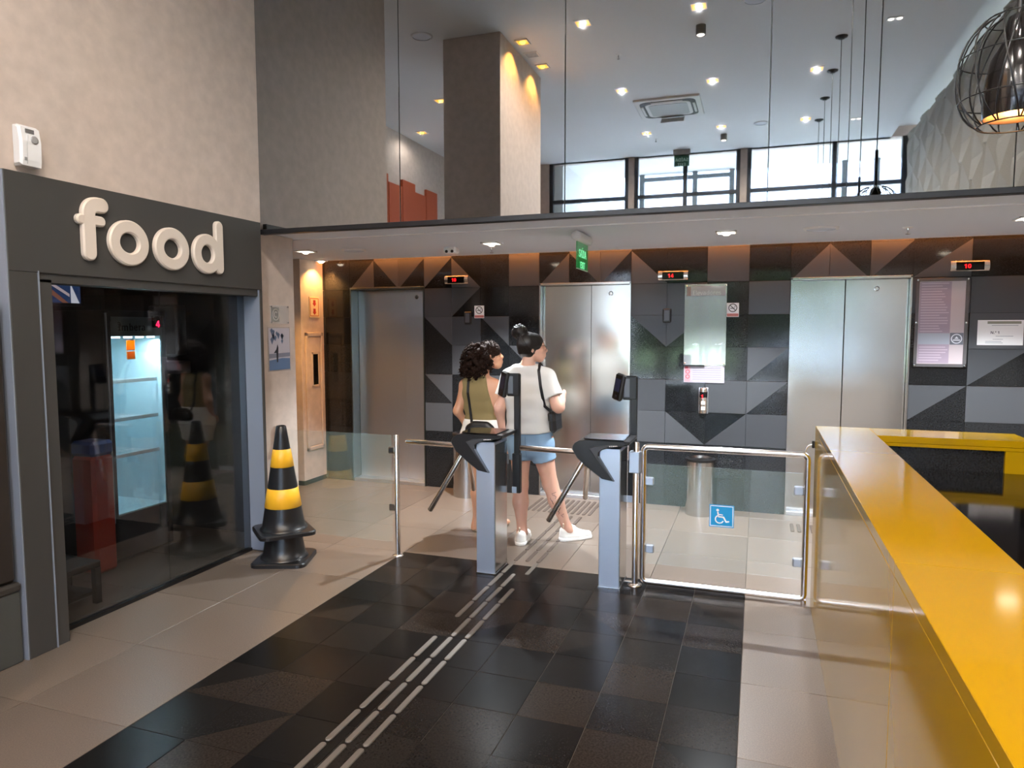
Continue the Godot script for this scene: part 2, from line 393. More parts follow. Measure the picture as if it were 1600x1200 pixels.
# ------------------------------------------------------------------ room shell
func build_shell():
	# left wall of the lobby above the kiosk, and its return
	var t := 0.12
	var wl := mb()
	box(wl, Vector3(XW - t, 2.36, ZM - 0.03), Vector3(XW, HC, -2.43))                       # above the kiosk front
	box(wl, Vector3(XW - t, 0, -4.77), Vector3(XW - 0.07, 2.36, -4.28))                     # pier between kiosk and lift hall
	struct("wall_left", wl, M.plaster, "beige plastered wall above and beside the food kiosk")
	struct("wall_left_return", lohi(Vector3(-5.8, 0, -2.55), Vector3(XW - 0.001, HC, -2.432)), M.plaster_pale, "pale end wall at the left edge of the kiosk")
	struct("wall_left_far", lohi(Vector3(-5.82, 0, -2.5), Vector3(-5.67, HC, ZF + 0.15)), M.plaster, "far left side wall of the lobby")
	# bulkhead behind the mirrors
	struct("wall_bulkhead", lohi(Vector3(-3.6, HL + 0.001, ZM - 0.6), Vector3(2.5, HC, ZM - 0.03)), M.plaster_pale, "bulkhead that carries the mirrors above the lift hall")
	# mirrors, five sheets
	var xs := [XW, -2.29, -1.152, 0.027, 1.208, 2.25]
	var lab := ["first mirror sheet of the bulkhead, beside the beige left wall", "second mirror sheet from the left, reflecting the square column", "middle mirror sheet above the green exit sign", "mirror sheet above the desk end, reflecting pendant cords", "rightmost mirror sheet, behind the cage pendant lamp"]
	for i in 5:
		var m := obj("mirror_panel", lohi(Vector3(xs[i] + 0.002, HL - 0.004, ZM - 0.028), Vector3(xs[i + 1] - 0.002, HC - 0.01, ZM), 0.0015), M.mirror)
		tag(m, lab[i], "mirror", "mirror sheets of the bulkhead")
	struct("trim_1", lohi(Vector3(XW, HL - 0.036, ZM - 0.04), Vector3(2.25, HL - 0.002, ZM + 0.022), 0.003), M.trim_black, "black metal edge along the foot of the mirrors")
	# right wall, clad in faceted panels
	var wr := Node3D.new(); wr.name = "wall_right"; add_child(wr); tag(wr, "right side wall clad in faceted grey relief panels", "", "", "structure")
	obj("backing", lohi(Vector3(2.29, 0, ZB + 1.8), Vector3(2.5, HC, ZF + 0.15)), M.panel3d, wr)
	var r := RandomNumberGenerator.new(); r.seed = 9
	var shapes := []
	for v in 3:
		var st := mb(); var w := 0.49; var h := 0.60
		# a stretched hexagon relief: raised left, falling to the right with one sharp notch
		var a := Vector3(0, 0, 0); var b := Vector3(0, 0, w); var c := Vector3(0, h, w); var d := Vector3(0, h, 0)
		var e := Vector3(-0.055, h * (0.35 + 0.1 * v), w * 0.38); var f := Vector3(-0.045, h * (0.8 - 0.1 * v), w * 0.75); var g := Vector3(-0.004, h * 0.5, w * 0.55)
		tri(st, a, e, d); tri(st, a, b, e); tri(st, b, g, e); tri(st, b, f, g); tri(st, b, c, f); tri(st, c, d, f); tri(st, d, e, f); tri(st, e, g, f)
		st.generate_normals(); shapes.append(st.commit())
	for i in 19:
		for j in 9:
			var o := obj("wall_panel", shapes[r.randi() % 3], M.panel3d, wr)
			o.position = Vector3(2.285, 0.02 + 0.595 * j - (0.3 if i % 2 else 0.0), ZM + 0.02 + 0.487 * i)
			if j == 0 and i % 2: o.scale.y = 0.5; o.position.y = 0.02
			if j == 8: o.scale.y = 0.6 if i % 2 else 0.15
	# ceiling with a raised slot along the right wall
	var ce := mb()
	box(ce, Vector3(-5.82, HC, ZM - 0.7), Vector3(2.03, HC + 0.16, ZF + 0.15))
	box(ce, Vector3(1.99, HC + 0.16, ZM - 0.7), Vector3(2.5, HC + 0.3, ZF + 0.15))
	struct("ceiling_lobby", ce, M.ceiling, "high white lobby ceiling")
	# facade: piers, mullions, transoms, glass
	var fa := mb()
	box(fa, Vector3(-5.82, 0, ZF), Vector3(-3.96, HC, ZF + 0.25))
	box(fa, Vector3(-2.40, 0, ZF), Vector3(-2.29, HC, ZF + 0.25)); box(fa, Vector3(-0.385, 0, ZF), Vector3(-0.268, HC, ZF + 0.25))
	box(fa, Vector3(-5.82, HC, ZF), Vector3(2.5, HC + 0.5, ZF + 0.25))
	struct("wall_front", fa, M.plaster, "beige piers of the glazed street front")
	var spans := [[-3.96, -2.40, []], [-2.29, -0.385, [-1.355]], [-0.268, 2.285, [1.166, 2.24]]]
	for s in 3:
		var w := Node3D.new(); w.name = "window_%d" % (s + 1); add_child(w)
		tag(w, ["narrow glazed bay of the street front beside the column", "double glazed bay of the street front with the exit sign", "wide glazed bay of the street front beside the relief wall"][s], "", "", "structure")
		var f := mb(); var x0: float = spans[s][0]; var x1: float = spans[s][1]
		for x in [x0 + 0.035, x1 - 0.035] + spans[s][2]: box(f, Vector3(x - 0.038, 0, ZF + 0.02), Vector3(x + 0.038, HC, ZF + 0.12), 0.004)
		for y in [0.04, 2.45, 4.12]: box(f, Vector3(x0, y - 0.035, ZF + 0.025), Vector3(x1, y + 0.035, ZF + 0.115), 0.004)
		obj("window_frame", f, M.frame_dark, w)
		obj("pane", lohi(Vector3(x0 + 0.02, 0.04, ZF + 0.065), Vector3(x1 - 0.02, HC, ZF + 0.075)), M.glass, w)
	# square column
	struct("column", lohi(Vector3(-3.405, 0, -1.158), Vector3(-2.725, HC, 0.356), 0.004), M.plaster, "square plastered column lit by two downlights, seen in the mirror")
	# orange mural on the far left wall
	var mu := mb()
	for k in 5: box(mu, Vector3(-5.67, 0.4, 1.15 + 0.45 * k), Vector3(-5.64 + 0.01 * (k % 3), 4.11 - 0.12 * (k % 2), 1.60 + 0.45 * k))
	tag(obj("wall_hanging", mu, hexm("b0512c", 0.8)), "rust orange hanging of folded strips on the far left wall, seen in the mirror", "wall hanging")

# ------------------------------------------------------------------ black stone wall with the lift doors
func stone_cell(w: Node, code: String, x0: float, x1: float, y0: float, y1: float, r: RandomNumberGenerator):
	var g := 0.0014; var a := Vector2(x0 + g, y0 + g); var b := Vector2(x1 - g, y0 + g); var c := Vector2(x1 - g, y1 - g); var d := Vector2(x0 + g, y1 - g)
	var xf := Transform3D(Basis.IDENTITY, Vector3(0, 0, ZB))
	var dk: Material = M.granite[r.randi() % 3]; var lt: Material = M.honed[r.randi() % 3]
	var parts := []
	match code:
		"D": parts = [[[a, b, c, d], dk]]
		"L": parts = [[[a, b, c, d], lt]]
		"a": parts = [[[a, c, d], lt], [[a, b, c], dk]]
		"b": parts = [[[a, c, d], dk], [[a, b, c], lt]]
		"c": parts = [[[b, c, d], lt], [[a, b, d], dk]]
		"d": parts = [[[b, c, d], dk], [[a, b, d], lt]]
	for p in parts:
		var st := mb(); prism(st, PackedVector2Array(p[0]), -0.02, -0.001 if p[1] == dk else 0.0, xf, 0.0008)
		obj("stone_panel", st, p[1], w)
func build_back_wall():
	var w := Node3D.new(); w.name = "wall_back"; add_child(w); tag(w, "black and grey stone wall of squares and triangles around the lift doors", "", "", "structure")
	var core := mb()
	for s in [[-5.5, -4.13], [-3.256, -2.02], [-1.128, 0.252], [1.185, 3.2]]: box(core, Vector3(s[0], 0, ZB - 0.5), Vector3(s[1], 2.66, ZB - 0.012))
	for s in [[-4.13, -3.256], [-2.02, -1.128], [0.252, 1.185]]: box(core, Vector3(s[0], 2.085, ZB - 0.5), Vector3(s[1], 2.66, ZB - 0.012))
	for s in [[-4.13, -3.256], [-2.02, -1.128], [0.252, 1.185]]: box(core, Vector3(s[0], 0, ZB - 0.5), Vector3(s[1], 2.085, ZB - 0.24))
	obj("wall_core", core, M.joint, w)
	var r := RandomNumberGenerator.new(); r.seed = 21
	var ys := [2.66, 2.06, 1.77, 1.48, 1.18, 0.885, 0.59, 0.295, 0.0]
	var segs := [
		[[-4.74, -4.44, -4.133], ["DD", "DD", "DD", "DD", "DD", "DD", "DD", "DD"]],
		[[-4.133, -3.84, -3.55, -3.256], ["bca"]],
		[[-3.256, -2.948, -2.636, -2.332, -2.02], ["adDL", "LaDD", "cLcD", "DLDc", "cDLD", "LDDL", "DcLD", "DDDD"]],
		[[-2.02, -1.72, -1.42, -1.128], ["bca"]],
		[[-1.128, -0.80, -0.446, -0.09, 0.252], ["dDLD", "LLDL", "caDD", "DDDa", "LDLa", "LdbL", "DDDD", "DDDD"]],
		[[0.252, 0.555, 0.868, 1.185], ["bda"]],
		[[1.185, 1.60, 2.02, 2.45, 2.9], ["bDaL", "LLDD", "DLDa", "DaLD", "aLDD", "DDLa", "DLDD", "DDDD"]]]
	for s in segs:
		var xs: Array = s[0]; var rows: Array = s[1]
		for j in rows.size():
			for i in xs.size() - 1:
				var y1: float = ys[j]; var y0: float = ys[j + 1]
				if j == 0:           # the top course runs up behind the ceiling slot
					stone_cell(w, rows[j][i], xs[i], xs[i + 1], 2.062, 2.365, r)
					stone_cell(w, "D" if rows[j][i] in ["D", "d", "b"] else "L", xs[i], xs[i + 1], 2.365, 2.66, r)
				else: stone_cell(w, rows[j][i], xs[i], xs[i + 1], y0, y1, r)
	# lift doors
	var labs := ["steel lift door at the left, beside the beige hydrant recess", "steel lift door in the middle, in front of the white shirt", "bright steel lift door at the right, behind the yellow desk end"]
	var xsd := [[-4.131, -4.0, -3.258, -3.54], [-2.018, -1.95, -1.13, -1.52], [0.254, 0.262, 1.183, 0.69]]
	for k in 3:
		var q: Array = xsd[k]
		var t := thing("lift_door", labs[k], "lift door", Vector3(0, 0, ZB), 0.0, "lift doors of the hall")
		var st := mb()
		box(st, Vector3(q[0], 0, -0.16), Vector3(q[0] + 0.012, 2.08, 0.004)); box(st, Vector3(q[2] - 0.012, 0, -0.16), Vector3(q[2], 2.08, 0.004))
		box(st, Vector3(q[0], 2.062, -0.16), Vector3(q[2], 2.084, 0.004), 0.002)
		obj("door_frame", st, M.brushed if k else M.jamb_dark, t)
		var dx := 0.16 if k == 0 else 0.1
		for s in 2:
			var x0: float = q[0] + 0.013 if s == 0 else q[3] + 0.0015
			var x1: float = q[3] - 0.0015 if s == 0 else q[2] - 0.013
			var lf := obj("door_leaf", lohi(Vector3(x0, 0.035, -dx - (0.012 if s == 0 else 0.0)), Vector3(x1, 2.06, -dx + 0.03 - (0.012 if s == 0 else 0.0)), 0.003), M.brushed if k else M.brushed_dark, t)
			if s == 1:
				var ring := mb(); lathe(ring, [Vector2(0.001, 0.0), Vector2(0.022, 0.0), Vector2(0.022, 0.004), Vector2(0.014, 0.006), Vector2(0.012, 0.003), Vector2(0.0, 0.003)], 24, Vector3(lerpf(x0, x1, 0.5), 1.98, -dx + 0.03), true, Basis(Vector3.RIGHT, PI / 2))
				obj("key_hole", ring, M.steel, lf)
		obj("door_sill", lohi(Vector3(q[0], 0.0, -0.2), Vector3(q[2], 0.034, 0.0), 0.002), M.brushed_dark, t)
	# fixtures on the stone wall
	var ind := [[-3.014, -2.761, 2.14, "10", "lift indicator bar above the left no-smoking plate"], [-0.879, -0.615, 2.128, "14", "lift indicator bar above the framed directory board"], [1.446, 1.716, 2.145, "10", "lift indicator bar above the lilac notice board"]]
	for q in ind:
		var cx: float = (q[0] + q[1]) / 2; var hw: float = (q[1] - q[0]) / 2
		var t := thing("lift_indicator", "small aluminium " + q[4], "indicator", Vector3(cx, q[2], ZB), 0.0, "lift position indicators")
		var prof := []
		for k in 9: prof.append(Vector2(0.044 * cos(PI * k / 8.0), 0.03 * sin(PI * k / 8.0)))
		var st := mb(); prism(st, PackedVector2Array(prof), -hw, hw, Transform3D(Basis(Vector3(0, -1, 0), Vector3(0, 0, 1), Vector3(-1, 0, 0)), Vector3.ZERO))
		obj("housing", st, M.steel_bright, t)
		var dsp := obj("display", lohi(Vector3(-hw * 0.72, -0.036, 0.02), Vector3(hw * 0.72, 0.03, 0.033), 0.003), M.black_gloss, t)
		lettering("digits", q[3], 0.035, Transform3D(Basis.IDENTITY, Vector3(-0.02, -0.004, 0.034)), M.red_led, dsp, 0.001, true)
	for q in [[-2.646, 1.815, "no-smoking plate on the stone between the left and middle lifts"], [-0.222, 1.812, "no-smoking plate to the right of the framed directory board"]]:
		var t := thing("no_smoking_sign", "white " + q[2], "sign", Vector3(q[0], q[1], ZB), 0.0, "no-smoking plates")
		obj("plate", lohi(Vector3(-0.052, -0.062, 0), Vector3(0.052, 0.062, 0.004), 0.001), M.white, t)
		var st := mb(); var ex := Transform3D(Basis.IDENTITY, Vector3(0, 0.018, 0.0))
		ringshape(st, 0.034, 0.034, 0.0035, 0.004, 0.0052, ex, 0.0, 28)
		stroke(st, [Vector2(-0.024, 0.024), Vector2(0.024, -0.024)], 0.003, 0.004, 0.0054, ex)
		obj("ban_ring", st, hexm("3a2e2c", 0.5), t)
		var cg := mb(); stroke(cg, [Vector2(-0.02, -0.004), Vector2(0.012, -0.004)], 0.003, 0.004, 0.0050, ex); stroke(cg, [Vector2(0.014, 0.004), Vector2(0.02, 0.012), Vector2(0.016, 0.02)], 0.0018, 0.004, 0.0050, ex)
		obj("cigarette", cg, M.black, t)
		var bd := obj("band", lohi(Vector3(-0.048, -0.058, 0.004), Vector3(0.048, -0.032, 0.005)), hexm("cf7d74", 0.5), t)
		lettering("caption", "PROIBIDO FUMAR", 0.010, Transform3D(Basis.IDENTITY, Vector3(0, -0.0455, 0.0051)), hexm("5a1d1a"), bd, 0.0006)
	for q in [[-2.765, 1.755, "slim black wall reader left of the first no-smoking plate"], [-0.795, 1.766, "black framed wall reader left of the directory board"]]:
		var t := thing("wall_reader", q[2], "reader", Vector3(q[0], q[1], ZB), 0.0, "black readers on the stone wall")
		obj("body", lohi(Vector3(-0.038, -0.064, 0), Vector3(0.038, 0.064, 0.026), 0.008), M.black, t)
		obj("face", lohi(Vector3(-0.022, -0.046, 0.026), Vector3(0.022, 0.046, 0.029), 0.002), hexm("56585e", 0.35), t)
	# directory board (framed acrylic) and the small notice below it
	var t := thing("directory_board", "tall clear acrylic directory board with a heading strip, between the middle and right lifts", "board", Vector3(-0.456, 1.68, ZB))
	obj("back_sheet", lohi(Vector3(-0.182, -0.363, 0.012), Vector3(0.182, 0.363, 0.016)), mat(Color(0.66, 0.67, 0.70), 0.12, 0.85), t)
	obj("front_sheet", lohi(Vector3(-0.182, -0.363, 0.022), Vector3(0.182, 0.363, 0.027), 0.001), M.acrylic, t)
	obj("heading_strip", lohi(Vector3(-0.165, 0.26, 0.017), Vector3(0.172, 0.345, 0.019)), hexm("a3a0aa", 0.5), t)
	obj("heading_tab", lohi(Vector3(-0.165, 0.26, 0.019), Vector3(-0.13, 0.345, 0.0205)), hexm("8c5a55", 0.5), t)
	lettering("heading", "Elevadores", 0.038, Transform3D(Basis.IDENTITY, Vector3(-0.115, 0.285, 0.0195)), hexm("d8d5dc"), t, 0.0008, false, false)
	obj("foot_strip", lohi(Vector3(-0.182, -0.375, 0.012), Vector3(0.0, -0.361, 0.029)), M.black, t)
	for x in [-0.17, 0.17]:
		for y in [-0.35, 0.35]: obj("standoff_screw", lathed([Vector2(0.009, 0.0), Vector2(0.009, 0.030), Vector2(0.006, 0.033), Vector2(0.0, 0.033)], 14, Vector3(x, y, 0.0), true, Basis(Vector3.RIGHT, PI / 2)), M.chrome, t)
	t = thing("fire_notice", "wide grey notice with red margin and symbol, just under the directory board", "notice", Vector3(-0.459, 1.236, ZB))
	obj("sheet", lohi(Vector3(-0.178, -0.078, 0.006), Vector3(0.178, 0.078, 0.010)), hexm("aaa3ae", 0.35), t)
	obj("edge", lohi(Vector3(-0.178, 0.072, 0.010), Vector3(0.178, 0.08, 0.012)), M.white, t)
	obj("margin", lohi(Vector3(-0.17, -0.07, 0.010), Vector3(-0.12, 0.07, 0.011)), hexm("c58d93", 0.5), t)
	var sy := mb(); ringshape(sy, 0.016, 0.016, 0.003, 0.011, 0.012, Transform3D(Basis.IDENTITY, Vector3(-0.143, 0.02, 0)), 0.0, 20); ringshape(sy, 0.016, 0.016, 0.003, 0.011, 0.012, Transform3D(Basis.IDENTITY, Vector3(-0.143, -0.025, 0)), 0.0, 20); box(sy, Vector3(-0.168, 0.048, 0.011), Vector3(-0.14, 0.07, 0.012))
	obj("symbols", sy, hexm("b03a48", 0.5), t)
	var ln := mb()
	for k in 6: box(ln, Vector3(-0.10, 0.05 - 0.02 * k, 0.010), Vector3(0.15, 0.055 - 0.02 * k, 0.0106))
	obj("print_lines", ln, hexm("8d8792", 0.5), t)
	# call station
	t = thing("call_station", "narrow steel lift call station with a dark display and two buttons", "call panel", Vector3(-0.459, 0.996, ZB))
	obj("faceplate", lohi(Vector3(-0.042, -0.12, 0), Vector3(0.042, 0.12, 0.008), 0.003), M.chrome, t)
	var bd2 := mb(); lathe(bd2, [Vector2(0.032, -0.115), Vector2(0.034, -0.1), Vector2(0.034, 0.1), Vector2(0.032, 0.115), Vector2(0.0, 0.115)], 24, Vector3(0, 0, 0.004))
	obj("body", bd2, M.steel_bright, t)
	obj("display", lathed([Vector2(0.0352, 0.028), Vector2(0.0352, 0.08)], 24, Vector3(0, 0, 0.004)), M.black_gloss, t)
	lettering("digits", "1", 0.035, Transform3D(Basis.IDENTITY, Vector3(-0.008, 0.037, 0.0395)), M.red_led, t, 0.001, true)
	for y in [-0.02, -0.07]: obj("button", lohi(Vector3(-0.018, y - 0.016, 0.034), Vector3(0.018, y + 0.016, 0.042), 0.004), M.white_plastic, t)
	# lilac notice board and white paper at the right
	t = thing("notice_board", "framed lilac text board with a round emblem, right of the bright lift door", "board", Vector3(1.398, 1.692, ZB))
	var fr := mb()
	for e in [[-0.19, -0.36, -0.165, 0.36], [0.165, -0.36, 0.19, 0.36], [-0.19, 0.335, 0.19, 0.36], [-0.19, -0.36, 0.19, -0.335]]: box(fr, Vector3(e[0], e[1], 0.004), Vector3(e[2], e[3], 0.018), 0.002)
	obj("frame", fr, hexm("5c5a5c", 0.25), t)
	obj("sheet", lohi(Vector3(-0.166, -0.336, 0.004), Vector3(0.166, 0.336, 0.008)), hexm("c3b6b9", 0.3), t)
	obj("text_field", lohi(Vector3(-0.16, -0.33, 0.008), Vector3(0.065, 0.33, 0.009)), hexm("a292a1", 0.35), t)
	obj("pale_band", lohi(Vector3(-0.16, -0.175, 0.009), Vector3(0.065, -0.085, 0.0095)), hexm("a5abb8", 0.35), t)
	var tl := mb(); var tl2 := mb(); var rr := RandomNumberGenerator.new(); rr.seed = 4
	for k in 30:
		var y := 0.315 - 0.0215 * k
		if y < -0.08 and y > -0.18: continue
		box(tl if y > -0.1 else tl2, Vector3(-0.15, y, 0.009), Vector3(lerpf(-0.02, 0.055, rr.randf()), y + 0.006, 0.0094))
	obj("text_block", tl, hexm("c9b9c6", 0.4), t).set_meta("kind", "stuff"); obj("text_block", tl2, hexm("c9b9c6", 0.4), t).set_meta("kind", "stuff")
	obj("emblem_tile", lohi(Vector3(0.068, -0.178, 0.008), Vector3(0.163, -0.082, 0.010)), hexm("6a6c76", 0.4), t)
	var em := mb(); ringshape(em, 0.036, 0.036, 0.004, 0.010, 0.011, Transform3D(Basis.IDENTITY, Vector3(0.115, -0.13, 0)), 0.0, 28); box(em, Vector3(0.09, -0.146, 0.010), Vector3(0.14, -0.136, 0.0112)); prism(em, vec([[0.1, -0.13], [0.13, -0.13], [0.115, -0.11]]), 0.010, 0.011)
	obj("emblem", em, hexm("d5d8e0", 0.4), t)
	for x in [-0.178, 0.178]:
		for y in [-0.348, 0.0, 0.348]: obj("screw", lathed([Vector2(0.008, 0.016), Vector2(0.008, 0.022), Vector2(0.0, 0.024)], 12, Vector3(x, y, 0), true, Basis(Vector3.RIGHT, PI / 2)), M.chrome, t)
	t = thing("paper_notice", "landscape white paper notice taped to the stone at the right edge", "notice", Vector3(1.815, 1.612, ZB))
	obj("sheet", lohi(Vector3(-0.157, -0.1, 0.001), Vector3(0.157, 0.1, 0.003)), M.white, t)
	obj("heading_bar", lohi(Vector3(-0.09, 0.07, 0.003), Vector3(0.14, 0.09, 0.0034)), hexm("8c8e80", 0.6), t)
	lettering("heading", "N.º 1", 0.022, Transform3D(Basis.IDENTITY, Vector3(-0.035, 0.0, 0.0032)), hexm("4a4a55"), t, 0.0006, true)
	var pl := mb()
	for q in [[-0.06, 0.055, 0.12], [-0.03, -0.03, 0.09], [-0.05, -0.055, 0.02], [-0.1, -0.072, 0.01], [-0.1, -0.084, 0.02]]: box(pl, Vector3(q[0], q[1], 0.003), Vector3(q[2], q[1] + 0.004, 0.0034))
	obj("print_lines", pl, hexm("9a9ca6", 0.6), t)
	# steel bins
	t = thing("waste_bin", "brushed steel cylindrical bin behind the left turnstile", "bin", Vector3(-2.69, 0, -6.38), 0.0, "steel bins by the stone wall")
	obj("body", lathed([Vector2(0.0, 0.0), Vector2(0.145, 0.0), Vector2(0.145, 0.60), Vector2(0.138, 0.61)], 40, Vector3.ZERO, true), M.steel, t)
	obj("rim", lathed([Vector2(0.138, 0.60), Vector2(0.150, 0.60), Vector2(0.150, 0.625), Vector2(0.12, 0.635), Vector2(0.1, 0.61), Vector2(0.0, 0.58)], 40, Vector3.ZERO, true), M.black, t)
	var t2 := copy(t, Vector3(-0.46, 0, -6.40), "steel cylindrical bin with dark open top, seen through the gate")
	t2.scale = Vector3(0.88, 0.80, 0.88)

# ------------------------------------------------------------------ lift hall
func spot(parent: Node, at: Vector3, e: float, ang: float, c := Color(1, 0.84, 0.6)):
	var l := SpotLight3D.new(); l.name = numbered(parent, "lamp_light"); parent.add_child(l)
	l.position = at; l.rotation.x = -PI / 2; l.light_energy = e * 0.6; l.spot_angle = ang if at.y < -0.02 else (82.0 if (parent as Node3D).position.y > 3.0 and c.b > 0.5 else ang); l.spot_angle_attenuation = 0.6; l.spot_range = 12.0; l.spot_attenuation = 2.0
	l.light_color = c; l.light_size = 0.008; l.shadow_enabled = true
func square_downlight(at: Vector3, label: String, group: String, w: float, m: Material, e: float, c: Color) -> Node3D:
	var t := thing("downlight", label, "downlight", at, 0.0, group)
	var st := mb(); var h := w / 2
	for q in [[-h, -h, h, -h + 0.014], [-h, h - 0.014, h, h], [-h, -h, -h + 0.014, h], [h - 0.014, -h, h, h]]: box(st, Vector3(q[0], -0.012, q[1]), Vector3(q[2], 0.0, q[3]), 0.002)
	obj("bezel", st, M.white_plastic, t)
	obj("reflector", lohi(Vector3(-h + 0.014, -0.004, -h + 0.014), Vector3(h - 0.014, -0.001, h - 0.014)), m, t)
	var b := mb(); lathe(b, [Vector2(0.0, -0.030), Vector2(0.018, -0.028), Vector2(0.031, -0.017), Vector2(0.035, -0.003), Vector2(0.0, -0.0025)], 20)
	obj("bulb", b, M.bulb_gold if m == M.lamp_gold else M.lamp_white, t)
	spot(t, Vector3(0, -0.014, 0), e, 58.0, c)
	return t
func disc_plate(at: Vector3, label: String, r: float) -> Node3D:
	var t := thing("ceiling_speaker", label, "speaker", at)
	obj("rim", lathed([Vector2(r * 0.82, -0.014), Vector2(r * 0.97, -0.012), Vector2(r, 0.0)], 40, Vector3.ZERO), M.white_plastic, t)
	obj("grille", lathed([Vector2(0.0, -0.007), Vector2(r * 0.82, -0.007), Vector2(r * 0.82, -0.014)], 40, Vector3.ZERO, true), M.hall_ceiling, t)
	return t
func sprinkler(at: Vector3, label: String):
	var t := thing("sprinkler", label, "sprinkler", at)
	obj("rose", lathed([Vector2(0.0, -0.008), Vector2(0.03, -0.006), Vector2(0.036, 0.0)], 24), M.white_plastic, t)
	var st := mb(); lathe(st, [Vector2(0.0, -0.05), Vector2(0.016, -0.05), Vector2(0.016, -0.046), Vector2(0.004, -0.044), Vector2(0.007, -0.02), Vector2(0.009, 0.0)], 16)
	obj("head", st, M.chrome, t)
func exit_plate(t: Node3D, w: float, h: float, lit: float, m: Material, wm: Material):    # plate in local x,y; printed on both faces
	obj("plate", lohi(Vector3(-w / 2, -h, -0.004), Vector3(w / 2, 0, 0.004), 0.001), m, t)
	for s in [1.0, -1.0]:
		var b := Basis.IDENTITY if s > 0 else Basis(Vector3.UP, PI)
		var txt := lettering("lettering", "SAÍDA", h * 0.30, Transform3D(b, Vector3(0, -h * 0.44, 0.0045 * s)), wm, t, 0.001, true)
		lettering("lettering", "EXIT", h * 0.26, Transform3D(b, Vector3(0, -h * 0.86, 0.0045 * s)), wm, t, 0.001, true)
		txt.set_meta("label", "white exit lettering")
func build_lift_hall():
	var ce := mb()
	box(ce, Vector3(-3.6, HL, -4.868), Vector3(2.5, HL + 0.07, ZM - 0.035))
	box(ce, Vector3(-5.5, HL + 0.001, -6.49), Vector3(3.2, HL + 0.07, -4.874))
	box(ce, Vector3(-5.5, 2.66, -7.1), Vector3(3.2, 2.74, -4.8))
	struct("ceiling_hall", ce, M.hall_ceiling, "low pale ceiling of the lift hall, stopping short of the stone wall")
	struct("trim_2", lohi(Vector3(-3.6, HL - 0.008, -4.876), Vector3(2.5, HL + 0.02, -4.862)), M.white, "thin white bead across the hall ceiling")
	# warm strip in the slot between ceiling and stone
	var cs := tag(obj("cove_light", lohi(Vector3(-4.46, 2.45, -6.52), Vector3(2.6, 2.47, -6.50)), glow(Color(1.0, 0.62, 0.30), 3.0)), "warm light strip hidden in the slot above the stone wall", "light strip")
	for k in 4:
		var l := AreaLight3D.new(); l.name = "cove_lamp" if k == 0 else "cove_lamp_%03d" % k; cs.add_child(l)
		l.area_size = Vector2(1.76, 0.02); l.area_normalize_energy = true; l.position = Vector3(-3.58 + 1.765 * k, 2.46, -6.525); l.rotation = Vector3(-0.5, 0, 0)
		l.light_energy = 0.55; l.light_color = Color(1.0, 0.60, 0.30); l.area_range = 4.0; l.shadow_enabled = true
	# side walls of the hall
	struct("wall_hall_left", lohi(Vector3(-5.6, 0, -6.6), Vector3(-5.42, 2.74, -2.5)), M.plaster, "dim left end wall of the lift hall")
	struct("wall_hall_right", lohi(Vector3(3.0, 0, -7.1), Vector3(3.2, 2.74, -4.25)), M.plaster, "right end wall of the lift hall")
	struct("wall_hall_front", lohi(Vector3(2.51, 0, -4.75), Vector3(3.1, 2.74, -4.28)), M.plaster, "wall stub at the right front of the lift hall")
	# projecting box at the left of the stone wall
	struct("wall_hydrant", lohi(Vector3(-5.44, 0.05, ZB - 0.02), Vector3(-4.47, 2.66, -6.2), 0.003), M.plaster, "beige wall block at the left end of the stone wall")
	struct("baseboard_hydrant", lohi(Vector3(-5.44, 0.0, ZB - 0.02), Vector3(-4.476, 0.052, -6.206)), M.black, "recessed black plinth below the beige wall block")
	var X := -4.47
	var t := thing("hydrant_cabinet", "beige hydrant cabinet with a narrow dark window, left of the left lift", "cabinet", Vector3(X, 0, -6.40))
	# local: along z, out along +x
	var f := mb()
	for e in [[-0.15, 0.36, 0.15, 0.40], [-0.15, 1.57, 0.15, 1.61], [-0.15, 0.36, -0.115, 1.61], [0.115, 0.36, 0.15, 1.61]]: box(f, Vector3(0.0, e[1], e[0]), Vector3(0.024, e[3], e[2]), 0.005)
	obj("frame", f, M.plaster, t)
	var d := obj("door", lohi(Vector3(0.0, 0.41, -0.108), Vector3(0.014, 1.56, 0.108), 0.004), M.plaster, t)
	var wf := mb()
	for e in [[-0.085, 1.03, 0.055, 1.055], [-0.085, 1.38, 0.055, 1.405], [-0.085, 1.03, -0.062, 1.405], [0.032, 1.03, 0.055, 1.405]]: box(wf, Vector3(0.014, e[1], e[0]), Vector3(0.022, e[3], e[2]), 0.002)
	obj("window_frame", wf, M.plaster, d)
	obj("window_pane", lohi(Vector3(0.0142, 1.055, -0.062), Vector3(0.016, 1.38, 0.032)), M.black_gloss, d)
	t = thing("hydrant_sign", "white hydrant sign with two red arrows, above the beige hydrant cabinet", "sign", Vector3(X, 1.877, -6.43))
	obj("plate", lohi(Vector3(0.0, -0.11, -0.088), Vector3(0.008, 0.11, 0.088), 0.002), hexm("e8cfa6", 0.4), t)
	var fx := facing(Vector3(0, 0, 0), Vector3.RIGHT)
	var rim := mb()
	for e in [[-0.075, -0.095, 0.075, -0.088], [-0.075, 0.088, 0.075, 0.095], [-0.075, -0.095, -0.068, 0.095], [0.068, -0.095, 0.075, 0.095]]: prism(rim, vec([[e[0], e[1]], [e[2], e[1]], [e[2], e[3]], [e[0], e[3]]]), 0.008, 0.0092, fx)
	obj("border", rim, hexm("b8452a", 0.5), t)
	for y in [0.045, -0.045]:
		var ar := mb(); prism(ar, vec([[-0.02, y + 0.03], [0.02, y + 0.03], [0.02, y - 0.005], [0.034, y - 0.005], [0.0, y - 0.036], [-0.034, y - 0.005], [-0.02, y - 0.005]]), 0.008, 0.0092, fx)
		obj("arrow", ar, hexm("b0241c", 0.5), t)
